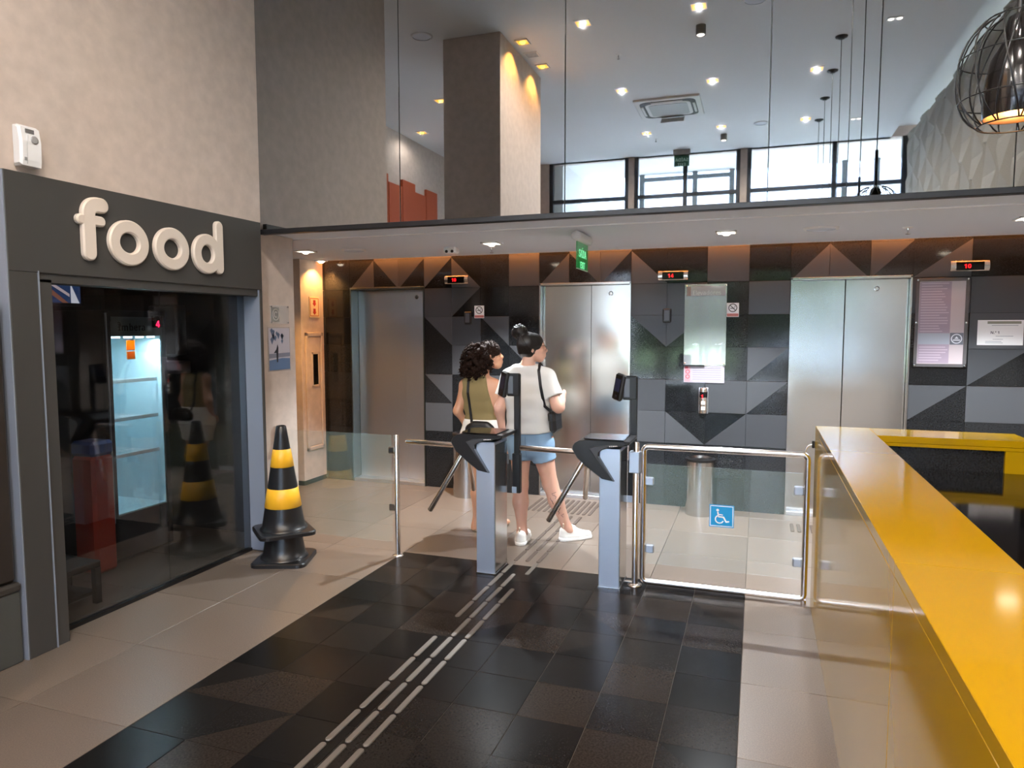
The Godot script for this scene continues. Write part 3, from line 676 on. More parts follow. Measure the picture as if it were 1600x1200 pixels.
	# on the plastered pier beside the kiosk
	var XP := XW - 0.07
	t = thing("acrylic_sign", "small clear acrylic sign with a grey square and pale swirl, above the beach poster", "sign", Vector3(XP, 1.758, -4.575))
	obj("sheet", lohi(Vector3(0.006, -0.07, -0.11), Vector3(0.010, 0.07, 0.11), 0.001), M.acrylic, t)
	obj("square", lohi(Vector3(0.003, -0.055, 0.0), Vector3(0.0055, 0.055, 0.095)), hexm("6f6a66", 0.4), t)
	var sw := mb(); var sx := facing(Vector3(0.0105, 0, 0.0475), Vector3.RIGHT)
	ringshape(sw, 0.036, 0.042, 0.004, 0.0, 0.001, sx, 0.0, 30); ringshape(sw, 0.018, 0.02, 0.004, 0.0, 0.001, sx, 0.0, 20, 0.6, 5.4)
	obj("swirl", sw, hexm("c9c4be", 0.4), t)
	for z in [-0.1, 0.1]:
		for y in [-0.06, 0.06]: obj("screw", lathed([Vector2(0.006, 0.0), Vector2(0.006, 0.013), Vector2(0.0, 0.014)], 10, Vector3(0, y, z), true, Basis(Vector3(0, 0, 1), -PI / 2)), M.chrome, t)
	t = thing("wall_poster", "small blue and grey beach poster on the plastered pier beside the kiosk", "poster", Vector3(XP, 1.494, -4.565))
	obj("holder", lohi(Vector3(0.0, -0.17, -0.135), Vector3(0.005, 0.17, 0.135), 0.001), M.acrylic, t)
	obj("print", lohi(Vector3(0.006, -0.16, -0.125), Vector3(0.0075, 0.16, 0.125)), hexm("b9b3bc", 0.4), t)
	var pr := mb(); var px := facing(Vector3(0.0075, 0, 0), Vector3.RIGHT)
	prism(pr, vec([[-0.125, -0.16], [0.125, -0.16], [0.125, -0.075], [0.03, -0.07], [-0.125, -0.085]]), 0.0, 0.0006, px)
	obj("printed_sea", pr, hexm("5d7598", 0.4), t)
	pr = mb(); prism(pr, vec([[-0.125, -0.07], [0.125, -0.06], [0.125, -0.03], [-0.125, -0.035]]), 0.0, 0.0006, px)
	obj("printed_shore", pr, hexm("7d7f8c", 0.4), t)
	pr = mb(); prism(pr, vec([[-0.035, -0.10], [-0.022, -0.10], [-0.015, 0.01], [-0.025, 0.035], [-0.038, 0.0], [-0.07, -0.03], [-0.04, -0.03]]), 0.0, 0.001, px)
	obj("printed_figure", pr, hexm("2b2a33", 0.5), t)
	pr = mb()
	var rr := RandomNumberGenerator.new(); rr.seed = 3
	for k in 12:
		var c := Vector2(rr.randf_range(-0.10, 0.04), rr.randf_range(0.06, 0.15)); var q := rr.randf_range(0.008, 0.02)
		prism(pr, PackedVector2Array([c + Vector2(-q, 0), c + Vector2(0, -q * 2), c + Vector2(q, 0), c + Vector2(0, q)]), 0.0, 0.0008, px)
	obj("printed_leaves", pr, hexm("56647d", 0.5), t)
	# on the hall ceiling
	var warm := Color(1.0, 0.74, 0.42)
	square_downlight(Vector3(-3.96, HL, -5.59), "square downlight at the left end of the hall ceiling, lighting the hydrant recess", "hall downlights", 0.15, M.lamp_white, 2.0, warm)
	square_downlight(Vector3(-2.13, HL, -5.60), "square downlight of the hall ceiling beside a sprinkler", "hall downlights", 0.15, M.lamp_white, 7.0, Color(0.95, 0.98, 1.0))
	square_downlight(Vector3(-0.245, HL, -5.55), "square downlight of the hall ceiling right of the green exit sign", "hall downlights", 0.15, M.lamp_white, 7.0, Color(0.95, 0.98, 1.0))
	square_downlight(Vector3(1.64, HL, -5.50), "square downlight of the hall ceiling at the right edge", "hall downlights", 0.15, M.lamp_white, 7.0, Color(0.95, 0.98, 1.0))
	square_downlight(Vector3(-4.36, HL, -6.42), "square downlight close above the hydrant sign", "hall downlights", 0.10, M.lamp_white, 0.6, warm)
	disc_plate(Vector3(-3.487, HL, -5.65), "round white ceiling plate above the left lift door", 0.11)
	disc_plate(Vector3(0.404, HL, -5.57), "round white ceiling plate left of the right lift door", 0.12)
	sprinkler(Vector3(-2.24, HL, -5.885), "chrome sprinkler head just behind the second hall downlight")
	sprinkler(Vector3(0.986, HL, -5.743), "chrome sprinkler head at the right of the hall ceiling")
	t = thing("emergency_light", "small white emergency light with two dark spots on the hall ceiling", "lamp", Vector3(-2.574, HL, -5.764))
	obj("housing", lohi(Vector3(-0.06, -0.06, -0.045), Vector3(0.06, 0.0, 0.045), 0.014), M.white_plastic, t)
	for x in [-0.025, 0.028]: obj("spot_lens", lathed([Vector2(0.013, 0.0), Vector2(0.013, 0.006), Vector2(0.0, 0.008)], 14, Vector3(x, -0.042, 0.044), true, Basis(Vector3.RIGHT, PI / 2)), M.black, t)
	# green exit sign hanging side-on
	t = thing("exit_sign", "green acrylic exit sign hanging edge-on below the hall ceiling", "sign", Vector3(-1.262, HL - 0.045, -5.22), PI / 2)
	var st := mb(); lathe(st, [Vector2(0.0, -0.19), Vector2(0.032, -0.19), Vector2(0.038, -0.184), Vector2(0.038, 0.184), Vector2(0.032, 0.19), Vector2(0.0, 0.19)], 8, Vector3.ZERO, false, Basis(Vector3(0, 0, 1), PI / 2))
	obj("holder", st, M.white_plastic, t)
	var green := pane(Color(0.05, 0.62, 0.32, 0.6)); green.emission_enabled = true; green.emission = Color(0.03, 0.42, 0.20); green.emission_energy_multiplier = 0.22
	var p := Node3D.new(); p.name = "panel"; t.add_child(p); p.position.y = -0.03
	exit_plate(p, 0.34, 0.20, 0.3, green, glow(Color(0.55, 1.0, 0.75), 0.25))
	obj("edge_rail", lohi(Vector3(-0.17, -0.206, -0.004), Vector3(0.17, -0.2, 0.004)), hexm("bfe5d2", 0.3), p)

# ------------------------------------------------------------------ food kiosk
func build_shop():
	var X := -3.40; var Z0 := -4.268; var Z1 := -2.43; var H := 2.41
	var t := thing("food_kiosk", "dark grey kiosk front with a glazed opening, left of the striped cones", "kiosk front")
	var st := mb()
	box(st, Vector3(XW - 0.1, 1.93, Z0), Vector3(X, H, Z1 - 0.0), 0.003)                 # fascia
	box(st, Vector3(XW - 0.1, 0.0, -2.575), Vector3(X, 1.93, Z1), 0.003)            # left leg
	obj("fascia", st, M.shop, t)
	obj("jamb", lohi(Vector3(-3.60, 0.0, Z0), Vector3(X, 1.93, Z0 + 0.03), 0.003), M.shop, t)
	obj("jamb_face", lohi(Vector3(-3.60, 0.01, Z0 + 0.03), Vector3(X - 0.004, 1.93, Z0 + 0.034)), hexm("7f8796", 0.45), t)
	obj("edge_strip", lohi(Vector3(XW - 0.06, 0.0, Z1), Vector3(X - 0.004, H - 0.004, Z1 + 0.006)), M.shop_edge, t)
	var inn := mb()
	box(inn, Vector3(-3.56, 1.885, Z0 + 0.04), Vector3(X - 0.012, 1.945, -2.575)); box(inn, Vector3(-3.56, 0.0, -2.655), Vector3(X - 0.012, 1.9, -2.577))
	obj("inner_frame", inn, M.shop, t)
	obj("frame_bead", lohi(Vector3(X - 0.012, 0.0, -2.582), Vector3(X + 0.002, 1.94, -2.576)), M.shop_edge, t)
	obj("track", lohi(Vector3(-3.565, 0.0, Z0 + 0.034), Vector3(-3.53, 0.022, -2.655)), M.black, t)
	obj("glass_pane", lohi(Vector3(-3.55, 0.02, -3.465), Vector3(-3.54, 1.89, -2.655)), M.glass_dark, t)
	obj("glass_pane", lohi(Vector3(-3.55, 0.02, Z0 + 0.034), Vector3(-3.54, 1.89, -3.472)), M.glass_dark, t)
	# sign letters
	var sg := thing("food_sign", "raised cream letters spelling food on the dark kiosk fascia", "sign", Vector3(X, 2.012, 0))
	var fx := func(z: float) -> Transform3D: return Transform3D(Basis(Vector3(0, 0, -1), Vector3.UP, Vector3.RIGHT), Vector3(0, 0, z))
	var d := 0.03; var b := 0.008
	var lf := mb(); var xf: Transform3D = fx.call(-2.858)
	var hook := [Vector2(0, 0.042), Vector2(0, 0.25)]
	for k in 9: hook.append(Vector2(0.056 - 0.056 * cos(PI / 2 * k / 8.0), 0.25 + 0.052 * sin(PI / 2 * k / 8.0)))
	hook.append(Vector2(0.084, 0.302))
	stroke(lf, hook, 0.041, 0.004, d, xf, b); stroke(lf, [Vector2(-0.046, 0.216), Vector2(0.075, 0.216)], 0.028, 0.004, d - 0.0005, xf, b)
	obj("letter_f", lf, M.cream, sg)
	for z in [-3.112, -3.422]:
		var lo := mb(); ringshape(lo, 0.099, 0.092, 0.036, 0.004, d, Transform3D((fx.call(z) as Transform3D).basis, Vector3(0, 0.122, z)), b, 44)
		obj("letter_o", lo, M.cream, sg)
	var ld := mb(); ringshape(ld, 0.088, 0.092, 0.036, 0.004, d, Transform3D((fx.call(-3.712) as Transform3D).basis, Vector3(0, 0.120, -3.712)), b, 44)
	stroke(ld, [Vector2(0, 0.034), Vector2(0, 0.308)], 0.036, 0.004, d - 0.0005, fx.call(-3.822), b)
	obj("letter_d", ld, M.cream, sg)
	# interior
	var sh := mb()
	box(sh, Vector3(-5.42, 0, -4.72), Vector3(-3.58, 2.36, -4.6)); box(sh, Vector3(-5.44, 0, -4.7), Vector3(-5.3, 2.36, -2.5)); box(sh, Vector3(-5.42, 2.3, -4.7), Vector3(XW - 0.1, 2.36, -2.55))
	struct("wall_kiosk", sh, hexm("3a3734", 0.8), "dark walls and ceiling inside the kiosk")
	# glass-door fridge, lit
	t = thing("display_fridge", "tall lit glass-door fridge with empty wire shelves, behind the kiosk glass", "fridge", Vector3(-4.2, 0, -3.90), 0.0)
	var W := 0.26; var dk := hexm("2c3036", 0.4)
	var body := mb()
	box(body, Vector3(-0.55, 0.03, -W), Vector3(0, 1.76, -W + 0.045), 0.004); box(body, Vector3(-0.55, 0.03, W - 0.045), Vector3(0, 1.76, W), 0.004)
	box(body, Vector3(-0.55, 1.70, -W), Vector3(0, 1.78, W), 0.004); box(body, Vector3(-0.55, 0.03, -W), Vector3(0, 0.34, W), 0.004); box(body, Vector3(-0.56, 0.03, -W), Vector3(-0.52, 1.76, W))
	obj("body", body, dk, t)
	obj("liner", lohi(Vector3(-0.52, 0.34, -W + 0.046), Vector3(-0.51, 1.70, W - 0.046)), hexm("c9e2ea", 0.5), t)
	var side := mb(); box(side, Vector3(-0.51, 0.34, -W + 0.046), Vector3(-0.01, 1.62, -W + 0.05)); box(side, Vector3(-0.51, 0.34, W - 0.05), Vector3(-0.01, 1.62, W - 0.046)); box(side, Vector3(-0.51, 0.341, -W + 0.05), Vector3(-0.01, 0.35, W - 0.05))
	obj("liner_sides", side, hexm("bcd6de", 0.5), t)
	var head := obj("header", lohi(Vector3(-0.02, 1.60, -W + 0.046), Vector3(0.004, 1.735, W - 0.046)), hexm("76848a", 0.5), t)
	lettering("header_lettering", "Imbera", 0.05, Transform3D(Basis(Vector3(0, 0, -1), Vector3.UP, Vector3.RIGHT), Vector3(0.0045, 1.66, 0.045)), hexm("2b3338"), head, 0.001, true)
	var sl := mb(); ringshape(sl, 0.016, 0.016, 0.003, 0.004, 0.0055, Transform3D(Basis(Vector3(0, 0, -1), Vector3.UP, Vector3.RIGHT), Vector3(0, 1.678, 0.155)), 0.0, 20, -2.2, 2.2)
	obj("header_swoosh", sl, hexm("2b3338"), head)
	var tc := obj("thermostat", lohi(Vector3(0.0, 1.66, -0.225), Vector3(0.02, 1.745, -0.13), 0.004), M.black_gloss, t)
	lettering("digits", "4", 0.05, Transform3D(Basis(Vector3(0, 0, -1), Vector3.UP, Vector3.RIGHT), Vector3(0.021, 1.685, -0.168)), glow(Color(1.0, 0.1, 0.25), 4.0), tc, 0.001, true)
	var fw := glow(Color(0.86, 0.97, 1.0), 6.0)
	var leds := mb()
	for k in 4: box(leds, Vector3(-0.03, 1.585, -0.17 + 0.1 * k), Vector3(-0.015, 1.597, -0.11 + 0.1 * k))
	var lo2 := obj("light_strip", leds, fw, t)
	var al := AreaLight3D.new(); al.name = "fridge_light"; lo2.add_child(al); al.area_size = Vector2(0.40, 0.03); al.area_normalize_energy = true; al.position = Vector3(-0.035, 1.575, 0); al.rotation = Vector3(-PI / 2, 0, 0); al.rotation = Vector3(-PI / 2, PI / 2, 0)
	al.light_energy = 0.55; al.light_color = Color(0.82, 0.95, 1.0); al.area_range = 4.0; al.shadow_enabled = true
	for y in [1.27, 1.0, 0.74]:
		var wr := mb()
		for k in 9: tube(wr, [Vector3(-0.5, y, -0.19 + 0.0475 * k), Vector3(-0.05, y, -0.19 + 0.0475 * k)], 0.0025, 6)
		tube(wr, [Vector3(-0.05, y, -0.205), Vector3(-0.05, y, 0.205)], 0.004, 6); tube(wr, [Vector3(-0.3, y - 0.004, -0.205), Vector3(-0.3, y - 0.004, 0.205)], 0.004, 6)
		box(wr, Vector3(-0.052, y, -0.205), Vector3(-0.046, y + 0.022, 0.205))
		obj("wire_shelf", wr, M.white, t)
	for z in [-0.15, 0.15]: obj("shelf_rail", lohi(Vector3(-0.51, 0.4, z - 0.008), Vector3(-0.502, 1.46, z + 0.008)), hexm("7d939b", 0.5), t)
	var stk := hexm("e0a42c", 0.5); stk.backlight_enabled = true; stk.backlight = Color(0.95, 0.6, 0.12)
	obj("price_sticker", lohi(Vector3(-0.006, 1.50, 0.02), Vector3(-0.004, 1.57, 0.09)), stk, t); obj("price_sticker", lohi(Vector3(-0.006, 1.435, 0.02), Vector3(-0.004, 1.49, 0.09)), stk, t)
	obj("door_trim", lohi(Vector3(0.0, 0.30, W - 0.004), Vector3(0.012, 1.76, W + 0.004)), M.satin, t)
	obj("door_glass", lohi(Vector3(-0.004, 0.34, -W + 0.046), Vector3(-0.001, 1.60, W - 0.046)), M.glass, t)
	t = thing("red_box", "narrow red bin with a blue top, left of the lit fridge behind the glass", "bin", Vector3(-4.24, 0, -3.53))
	obj("body", lohi(Vector3(-0.1, 0.0, -0.085), Vector3(0.1, 0.80, 0.085), 0.02), hexm("a8301f", 0.45), t)
	obj("lid", lohi(Vector3(-0.102, 0.80, -0.087), Vector3(0.102, 0.90, 0.087), 0.02), hexm("2a55a0", 0.45), t)
	t = thing("wall_unit", "grey wall-hung unit in the dark behind the kiosk glass, right of the fridge", "appliance", Vector3(-4.55, 0, -4.53))
	obj("cover", lohi(Vector3(-0.14, 1.44, -0.06), Vector3(0.14, 1.84, 0.06), 0.01), hexm("5f5c5b", 0.6), t)
	obj("tray", lohi(Vector3(-0.17, 1.29, -0.06), Vector3(0.17, 1.39, 0.08), 0.008), hexm("66605e", 0.6), t)
	t = thing("kiosk_screen", "small lit screen in the top left corner of the kiosk glass", "screen", Vector3(-4.28, 1.84, -3.40))
	obj("case", lohi(Vector3(-0.03, -0.04, -0.16), Vector3(0.0, 0.14, 0.14), 0.004), M.black, t)
	var pic := [["2b3f66", [[-0.12, -0.02], [0.13, -0.02], [0.13, 0.12], [-0.12, 0.12]], 0.0], ["8a5a4a", [[-0.12, 0.06], [0.0, -0.02], [0.04, -0.02], [-0.12, 0.10]], 0.001], ["dfe2ee", [[0.06, -0.02], [0.12, -0.02], [0.06, 0.11]], 0.001], ["c5b4b8", [[-0.12, 0.115], [0.05, 0.02], [0.05, 0.04], [-0.09, 0.12]], 0.001]]
	for q in pic:
		var pm := mb(); prism(pm, vec(q[1]), 0.0, 0.0008, Transform3D(Basis(Vector3(0, 0, -1), Vector3.UP, Vector3.RIGHT), Vector3(0.001 + q[2], 0, 0)))
		obj("picture", pm, glow(Color(q[0]), 0.45), t)
	t = thing("low_stand", "low dark stand on the kiosk floor close to the glass", "stand", Vector3(-3.86, 0, -2.98))
	obj("top", lohi(Vector3(-0.14, 0.22, -0.14), Vector3(0.14, 0.26, 0.14), 0.006), M.black_soft, t)
	for x in [-0.12, 0.12]:
		for z in [-0.12, 0.12]: obj("leg", lohi(Vector3(x - 0.018, 0, z - 0.018), Vector3(x + 0.018, 0.22, z + 0.018)), M.black_soft, t)
	obj("shelf", lohi(Vector3(-0.12, 0.06, -0.12), Vector3(0.12, 0.08, 0.12)), M.black_soft, t)
	# above and beside the kiosk
	t = thing("air_freshener", "white wall-mounted air freshener dispenser on the beige wall above the kiosk", "dispenser", Vector3(XW, 2.54, -2.553))
	var prof := [[0.0, -0.098], [0.055, -0.098], [0.06, -0.07], [0.062, 0.02], [0.05, 0.085], [0.03, 0.098], [0.0, 0.098]]
	var am := mb(); prism(am, vec(prof), -0.052, 0.052, Transform3D(Basis(Vector3.RIGHT, Vector3.UP, Vector3(0, 0, 1)), Vector3.ZERO), 0.010)
	obj("case", am, M.white_plastic, t)
	obj("window", lohi(Vector3(0.053, 0.058, -0.022), Vector3(0.058, 0.078, 0.022), 0.001), hexm("6d6b6a", 0.3), t)
	obj("nozzle_ring", lathed([Vector2(0.017, 0.0), Vector2(0.02, 0.004), Vector2(0.013, 0.006), Vector2(0.0, 0.002)], 20, Vector3(0.060, 0.03, -0.018), false, Basis(Vector3(0, 0, 1), -PI / 2)), hexm("9c9998", 0.3), t)
	var seam := mb(); tube(seam, [Vector3(0.0605, 0.05, 0.012), Vector3(0.0625, 0.0, 0.02), Vector3(0.0615, -0.09, 0.022)], 0.0012, 6)
	obj("cover_seam", seam, hexm("b8b6b6", 0.4), t)
	obj("badge", lohi(Vector3(0.058, -0.075, 0.02), Vector3(0.0615, -0.06, 0.035)), hexm("8b8a8a", 0.4), t)
	t = thing("tall_cabinet", "tall dark cabinet with a low ledge, at the left edge beside the kiosk front", "cabinet", Vector3(-3.70, 0, -2.11))
	obj("base", lohi(Vector3(-0.27, 0.0, -0.30), Vector3(0.285, 0.36, 0.5), 0.006), hexm("4b4c49", 0.6), t)
	obj("ledge", lohi(Vector3(-0.27, 0.36, -0.305), Vector3(0.295, 0.405, 0.5), 0.012), hexm("393430", 0.5), t)
	obj("front_panel", lohi(Vector3(-0.27, 0.405, -0.295), Vector3(0.28, 1.78, 0.5), 0.02), hexm("2f2823", 0.5), t)
	# stacked cones
	var at := Vector3(-3.165, 0, -4.13)
	for k in 2:
		var y0 := 0.0 if k == 0 else 0.205
		var c := thing("traffic_cone", ["black traffic cone at the bottom of the stack, only its foot in view", "black traffic cone with two yellow bands, stacked on another cone"][k], "traffic cone", at + Vector3(0, y0, 0), 0.35 + 0.5 * k)
		var rad := func(y: float) -> float: return lerpf(0.155, 0.034, clampf(y / 0.76, 0.0, 1.0))
		var sq := PackedVector2Array(); var S := 0.188
		for q in 4:
			for e in 5:
				var an := PI / 2 * q + PI / 2 * e / 4.0; var cc := Vector2([S, -S, -S, S][q], [S, S, -S, -S][q]) * 0.72
				sq.append(cc + Vector2(cos(an), sin(an)) * 0.056)
		var fm := mb(); prism(fm, sq, 0.0, 0.03, Transform3D(Basis(Vector3.RIGHT, Vector3.FORWARD, Vector3.UP), Vector3.ZERO), 0.008)
		obj("foot", fm, M.rubber, c)
		var cm := mb(); var pf := [Vector2(0.165, 0.028), Vector2(0.157, 0.045)]
		for q in 13: pf.append(Vector2(rad.call(0.05 + 0.71 * q / 12.0), 0.05 + 0.71 * q / 12.0))
		pf.append_array([Vector2(0.028, 0.765), Vector2(0.022, 0.765), Vector2(0.02, 0.70)])
		lathe(cm, pf, 40)
		obj("cone_body", cm, M.rubber, c)
		if k == 1:
			for yb in [[0.19, 0.325], [0.475, 0.60]]:
				var bm := mb(); lathe(bm, [Vector2(rad.call(yb[0]) + 0.0002, yb[0]), Vector2(rad.call(yb[0]) + 0.0022, yb[0] + 0.001), Vector2(rad.call(yb[1]) + 0.0022, yb[1] - 0.001), Vector2(rad.call(yb[1]) + 0.0002, yb[1])], 40)
				obj("yellow_band", bm, M.yellow_band, c)

# ------------------------------------------------------------------ yellow reception desk
func build_counter():
	var t := thing("reception_desk", "glossy yellow reception desk with a black glass worktop, at the right", "desk")
	var X := 0.328; var H := 1.08; var Zf := -4.45; var Zn := 0.9; var Xi := 0.608
	for s in [[Zf, -1.9015], [-1.8985, Zn]]:
		obj("front_panel", lohi(Vector3(X, 0.0, s[0]), Vector3(X + 0.025, H - 0.0355, s[1]), 0.0015), M.yellow, t)
		obj("top_board", lohi(Vector3(X, H - 0.035, s[0]), Vector3(Xi, H, s[1]), 0.0015), M.yellow, t)
	obj("inner_panel", lohi(Vector3(Xi - 0.04, 0.0, Zf + 0.29), Vector3(Xi - 0.018, H - 0.035, Zn)), M.yellow, t)
	obj("return_top", lohi(Vector3(Xi + 0.001, H - 0.035, Zf), Vector3(1.315, H, Zf + 0.29), 0.0015), M.yellow, t)
	obj("return_fascia", lohi(Vector3(Xi + 0.001, 1.026, Zf + 0.262), Vector3(1.42, H - 0.036, Zf + 0.288), 0.001), M.yellow, t)
	obj("return_back", lohi(Vector3(X + 0.026, 0.0, Zf), Vector3(1.44, H - 0.036, Zf + 0.022)), hexm("a5998f", 0.4), t)
	obj("return_panel", lohi(Vector3(Xi, 0.70, Zf + 0.24), Vector3(1.20, 1.027, Zf + 0.262)), grained_dark(), t)
	obj("side_panel", lohi(Vector3(1.197, 0.0, Zf + 0.20), Vector3(1.44, 1.027, Zf + 0.285), 0.001), M.yellow, t)
	obj("side_wall", lohi(Vector3(1.43, 0.0, Zf + 0.2), Vector3(1.455, 1.06, -2.9), 0.001), M.yellow, t)
	obj("worktop", lohi(Vector3(Xi - 0.02, 0.87, Zf + 0.255), Vector3(1.43, 0.912, Zn), 0.002), M.black_gloss, t)
	obj("end_panel", lohi(Vector3(X + 0.026, 0.0, Zn - 0.03), Vector3(1.43, 0.87, Zn)), M.yellow, t)
func grained_dark() -> Material: return M.granite[0]

# ------------------------------------------------------------------ turnstiles, glass, gate
func build_barriers():
	# glass screen beside the kiosk
	var t := thing("glass_barrier", "low clear glass barrier between two slim steel posts, left of the turnstiles", "barrier")
	var Z := -4.48
	for q in [[-2.443, 0.89], [-3.478, 0.905]]:
		var st := mb(); tube(st, [Vector3(q[0], 0.0, Z), Vector3(q[0], q[1] - 0.006, Z), Vector3(q[0], q[1], Z)], [0.019, 0.019, 0.015], 20)
		obj("post", st, M.steel_bright, t)
		obj("base_flange", lathed([Vector2(0.04, 0.0), Vector2(0.04, 0.006), Vector2(0.02, 0.010)], 24, Vector3(q[0], 0, Z)), M.steel_bright, t)
		for y in [0.775, 0.355]:
			var s := 1.0 if q[0] < -3.0 else -1.0
			obj("clamp", lohi(Vector3(q[0] + s * 0.015, y - 0.024, Z - 0.014), Vector3(q[0] + s * 0.062, y + 0.024, Z + 0.014), 0.005), M.steel, t)
	obj("glass_pane", lohi(Vector3(-3.435, 0.10, Z - 0.004), Vector3(-2.485, 0.885, Z + 0.004), 0.001), M.glass, t)
	# turnstiles
	var a := make_turnstile()
	a.set_meta("label", "left tripod turnstile, in front of the woman in the olive top")
	a.position = Vector3(-1.698, 0, -4.33)
	copy(a, Vector3(-0.862, 0, -4.335), "right tripod turnstile, next to the wheelchair gate")
	for k in 2:
		var r := thing("access_reader", ["black face reader on a post, on the left turnstile", "black face reader on a post, on the right turnstile"][k], "reader", [Vector3(-1.572, 0, -4.625), Vector3(-0.7625, 0, -4.625)][k], 0.0, "face readers of the turnstiles")
		var st := mb(); box(st, Vector3(-0.022, 0.50, -0.012), Vector3(0.022, 1.33, 0.014), 0.003); box(st, Vector3(-0.034, 0.50, -0.02), Vector3(0.026, 0.78, 0.02), 0.004)
		obj("post", st, M.black, r)
		obj("foot_bracket", lohi(Vector3(-0.035, 0.50, -0.02), Vector3(0.0, 0.545, 0.022), 0.002), M.satin, r)
		obj("bracket", lohi(Vector3(-0.075, 1.18, -0.016), Vector3(0.022, 1.34, 0.018), 0.008), M.black, r)
		obj("bracket_plate", lohi(Vector3(-0.062, 1.20, 0.018), Vector3(-0.026, 1.32, 0.021), 0.001), hexm("5a6068", 0.4), r)
		var hd := Node3D.new(); hd.name = "terminal"; r.add_child(hd); hd.position = Vector3(-0.098, 1.262, 0.0); hd.rotation = Vector3(-0.10, -0.75, -0.16)
		var hm := mb(); box(hm, Vector3(-0.042, -0.09, -0.016), Vector3(0.042, 0.09, 0.016), 0.010)
		obj("case", hm, M.black_soft, hd)
		obj("glass_face", lohi(Vector3(-0.036, -0.082, 0.0165), Vector3(0.036, 0.082, 0.018), 0.001), M.black_gloss, hd)
		obj("screen", lohi(Vector3(-0.027, -0.03, 0.018), Vector3(0.027, 0.055, 0.0186)), hexm("23263a", 0.1), hd)
		obj("sensor", lathed([Vector2(0.009, 0.0), Vector2(0.007, 0.002), Vector2(0.0, 0.002)], 16, Vector3(0, -0.062, 0.018), true, Basis(Vector3.RIGHT, PI / 2)), hexm("2a2230", 0.1), hd)
	# wheelchair gate
	t = thing("accessible_gate", "stainless tube gate with a glass panel and a blue wheelchair sticker", "gate")
	Z = -4.45
	var X0 := -0.668; var X1 := 0.292; var Y0 := 0.035; var Y1 := 0.905; var rr := 0.019
	var fr := mb()
	var loop := []
	for q in [[X1, Y1, 0.0], [X0, Y1, PI / 2], [X0, Y0, PI], [X1, Y0, PI * 1.5]]:
		for k in 5:
			var an: float = q[2] + PI / 2 * k / 4.0; var rc := 0.03
			var sx: float = -1.0 if q[0] > 0 else 1.0; var sy: float = -1.0 if q[1] > 0.5 else 1.0
			loop.append(Vector3(q[0] + sx * rc + rc * cos(an), q[1] + sy * rc + rc * sin(an), Z))
	tube(fr, loop, rr, 16, true)
	obj("frame", fr, M.steel_bright, t)
	var hp := mb(); tube(hp, [Vector3(-0.715, 0.0, Z), Vector3(-0.715, 0.925, Z), Vector3(-0.715, 0.932, Z)], [0.0205, 0.0205, 0.014], 20)
	obj("hinge_post", hp, M.steel_bright, t)
	obj("post_flange", lathed([Vector2(0.045, 0.0), Vector2(0.045, 0.007), Vector2(0.021, 0.012)], 24, Vector3(-0.715, 0, Z)), M.steel_bright, t)
	obj("floor_arm", lohi(Vector3(-0.785, 0.012, Z - 0.012), Vector3(-0.70, 0.026, Z + 0.012), 0.004), M.steel_bright, t)
	obj("hinge_box", lohi(Vector3(-0.757, 0.735, Z - 0.03), Vector3(-0.69, 0.872, Z + 0.03), 0.004), M.satin, t)
	obj("lower_foot", rod([Vector3(X1, 0.0, Z), Vector3(X1, 0.03, Z)], 0.016, 16), M.steel_bright, t)
	var gl := obj("glass_pane", lohi(Vector3(-0.645, 0.153, Z - 0.004), Vector3(0.27, 0.795, Z + 0.004), 0.001), M.glass, t)
	for q in [[-0.628, 0.685], [-0.622, 0.25], [0.247, 0.69], [0.25, 0.255]]:
		obj("glass_clip", lohi(Vector3(q[0] - 0.026, q[1] - 0.026, Z - 0.014), Vector3(q[0] + 0.026, q[1] + 0.026, Z + 0.014), 0.006), M.satin, t)
	var sg := obj("wheelchair_sticker", lohi(Vector3(-0.26, 0.43, Z + 0.0045), Vector3(-0.115, 0.568, Z + 0.0055)), hexm("1f93cf", 0.4), t)
	var sx := Transform3D(Basis.IDENTITY, Vector3(-0.1875, 0.499, Z + 0.0055))
	var sm := mb()
	for e in [[-0.068, -0.064, 0.068, -0.06], [-0.068, 0.06, 0.068, 0.064], [-0.068, -0.064, -0.064, 0.064], [0.064, -0.064, 0.068, 0.064]]: prism(sm, vec([[e[0], e[1]], [e[2], e[1]], [e[2], e[3]], [e[0], e[3]]]), 0.0, 0.0006, sx)
	ringshape(sm, 0.024, 0.024, 0.0035, 0.0, 0.0006, Transform3D(Basis.IDENTITY, sx.origin + Vector3(-0.012, -0.02, 0)), 0.0, 24, 1.75, 5.9)
	stroke(sm, [Vector2(-0.022, 0.022), Vector2(-0.018, -0.004), Vector2(0.012, -0.006), Vector2(0.027, -0.034), Vector2(0.042, -0.031)], 0.0045, 0.0, 0.0006, sx)
	stroke(sm, [Vector2(-0.019, 0.010), Vector2(0.006, 0.008)], 0.003, 0.0, 0.0007, sx); stroke(sm, [Vector2(-0.024, 0.036), Vector2(-0.0235, 0.036)], 0.0085, 0.0, 0.0006, sx)
	obj("wheelchair_symbol", sm, M.white, sg)
	# curved latch between the gate and the desk
	var la := mb(); var arc := []
	for k in 9: arc.append(Vector3(0.275 + 0.037 * (1 - cos(PI / 2 * k / 8.0)), Y1 + 0.008 + 0.055 * sin(PI / 2 * k / 8.0), Z))
	arc.append(Vector3(0.326, Y1 + 0.063, Z))
	tube(la, arc, 0.0055, 10)
	obj("latch_rod", la, M.steel_bright, t)
	obj("latch_block", lohi(Vector3(0.311, Y1 + 0.044, Z - 0.014), Vector3(0.327, Y1 + 0.086, Z + 0.014), 0.004), M.black, t)
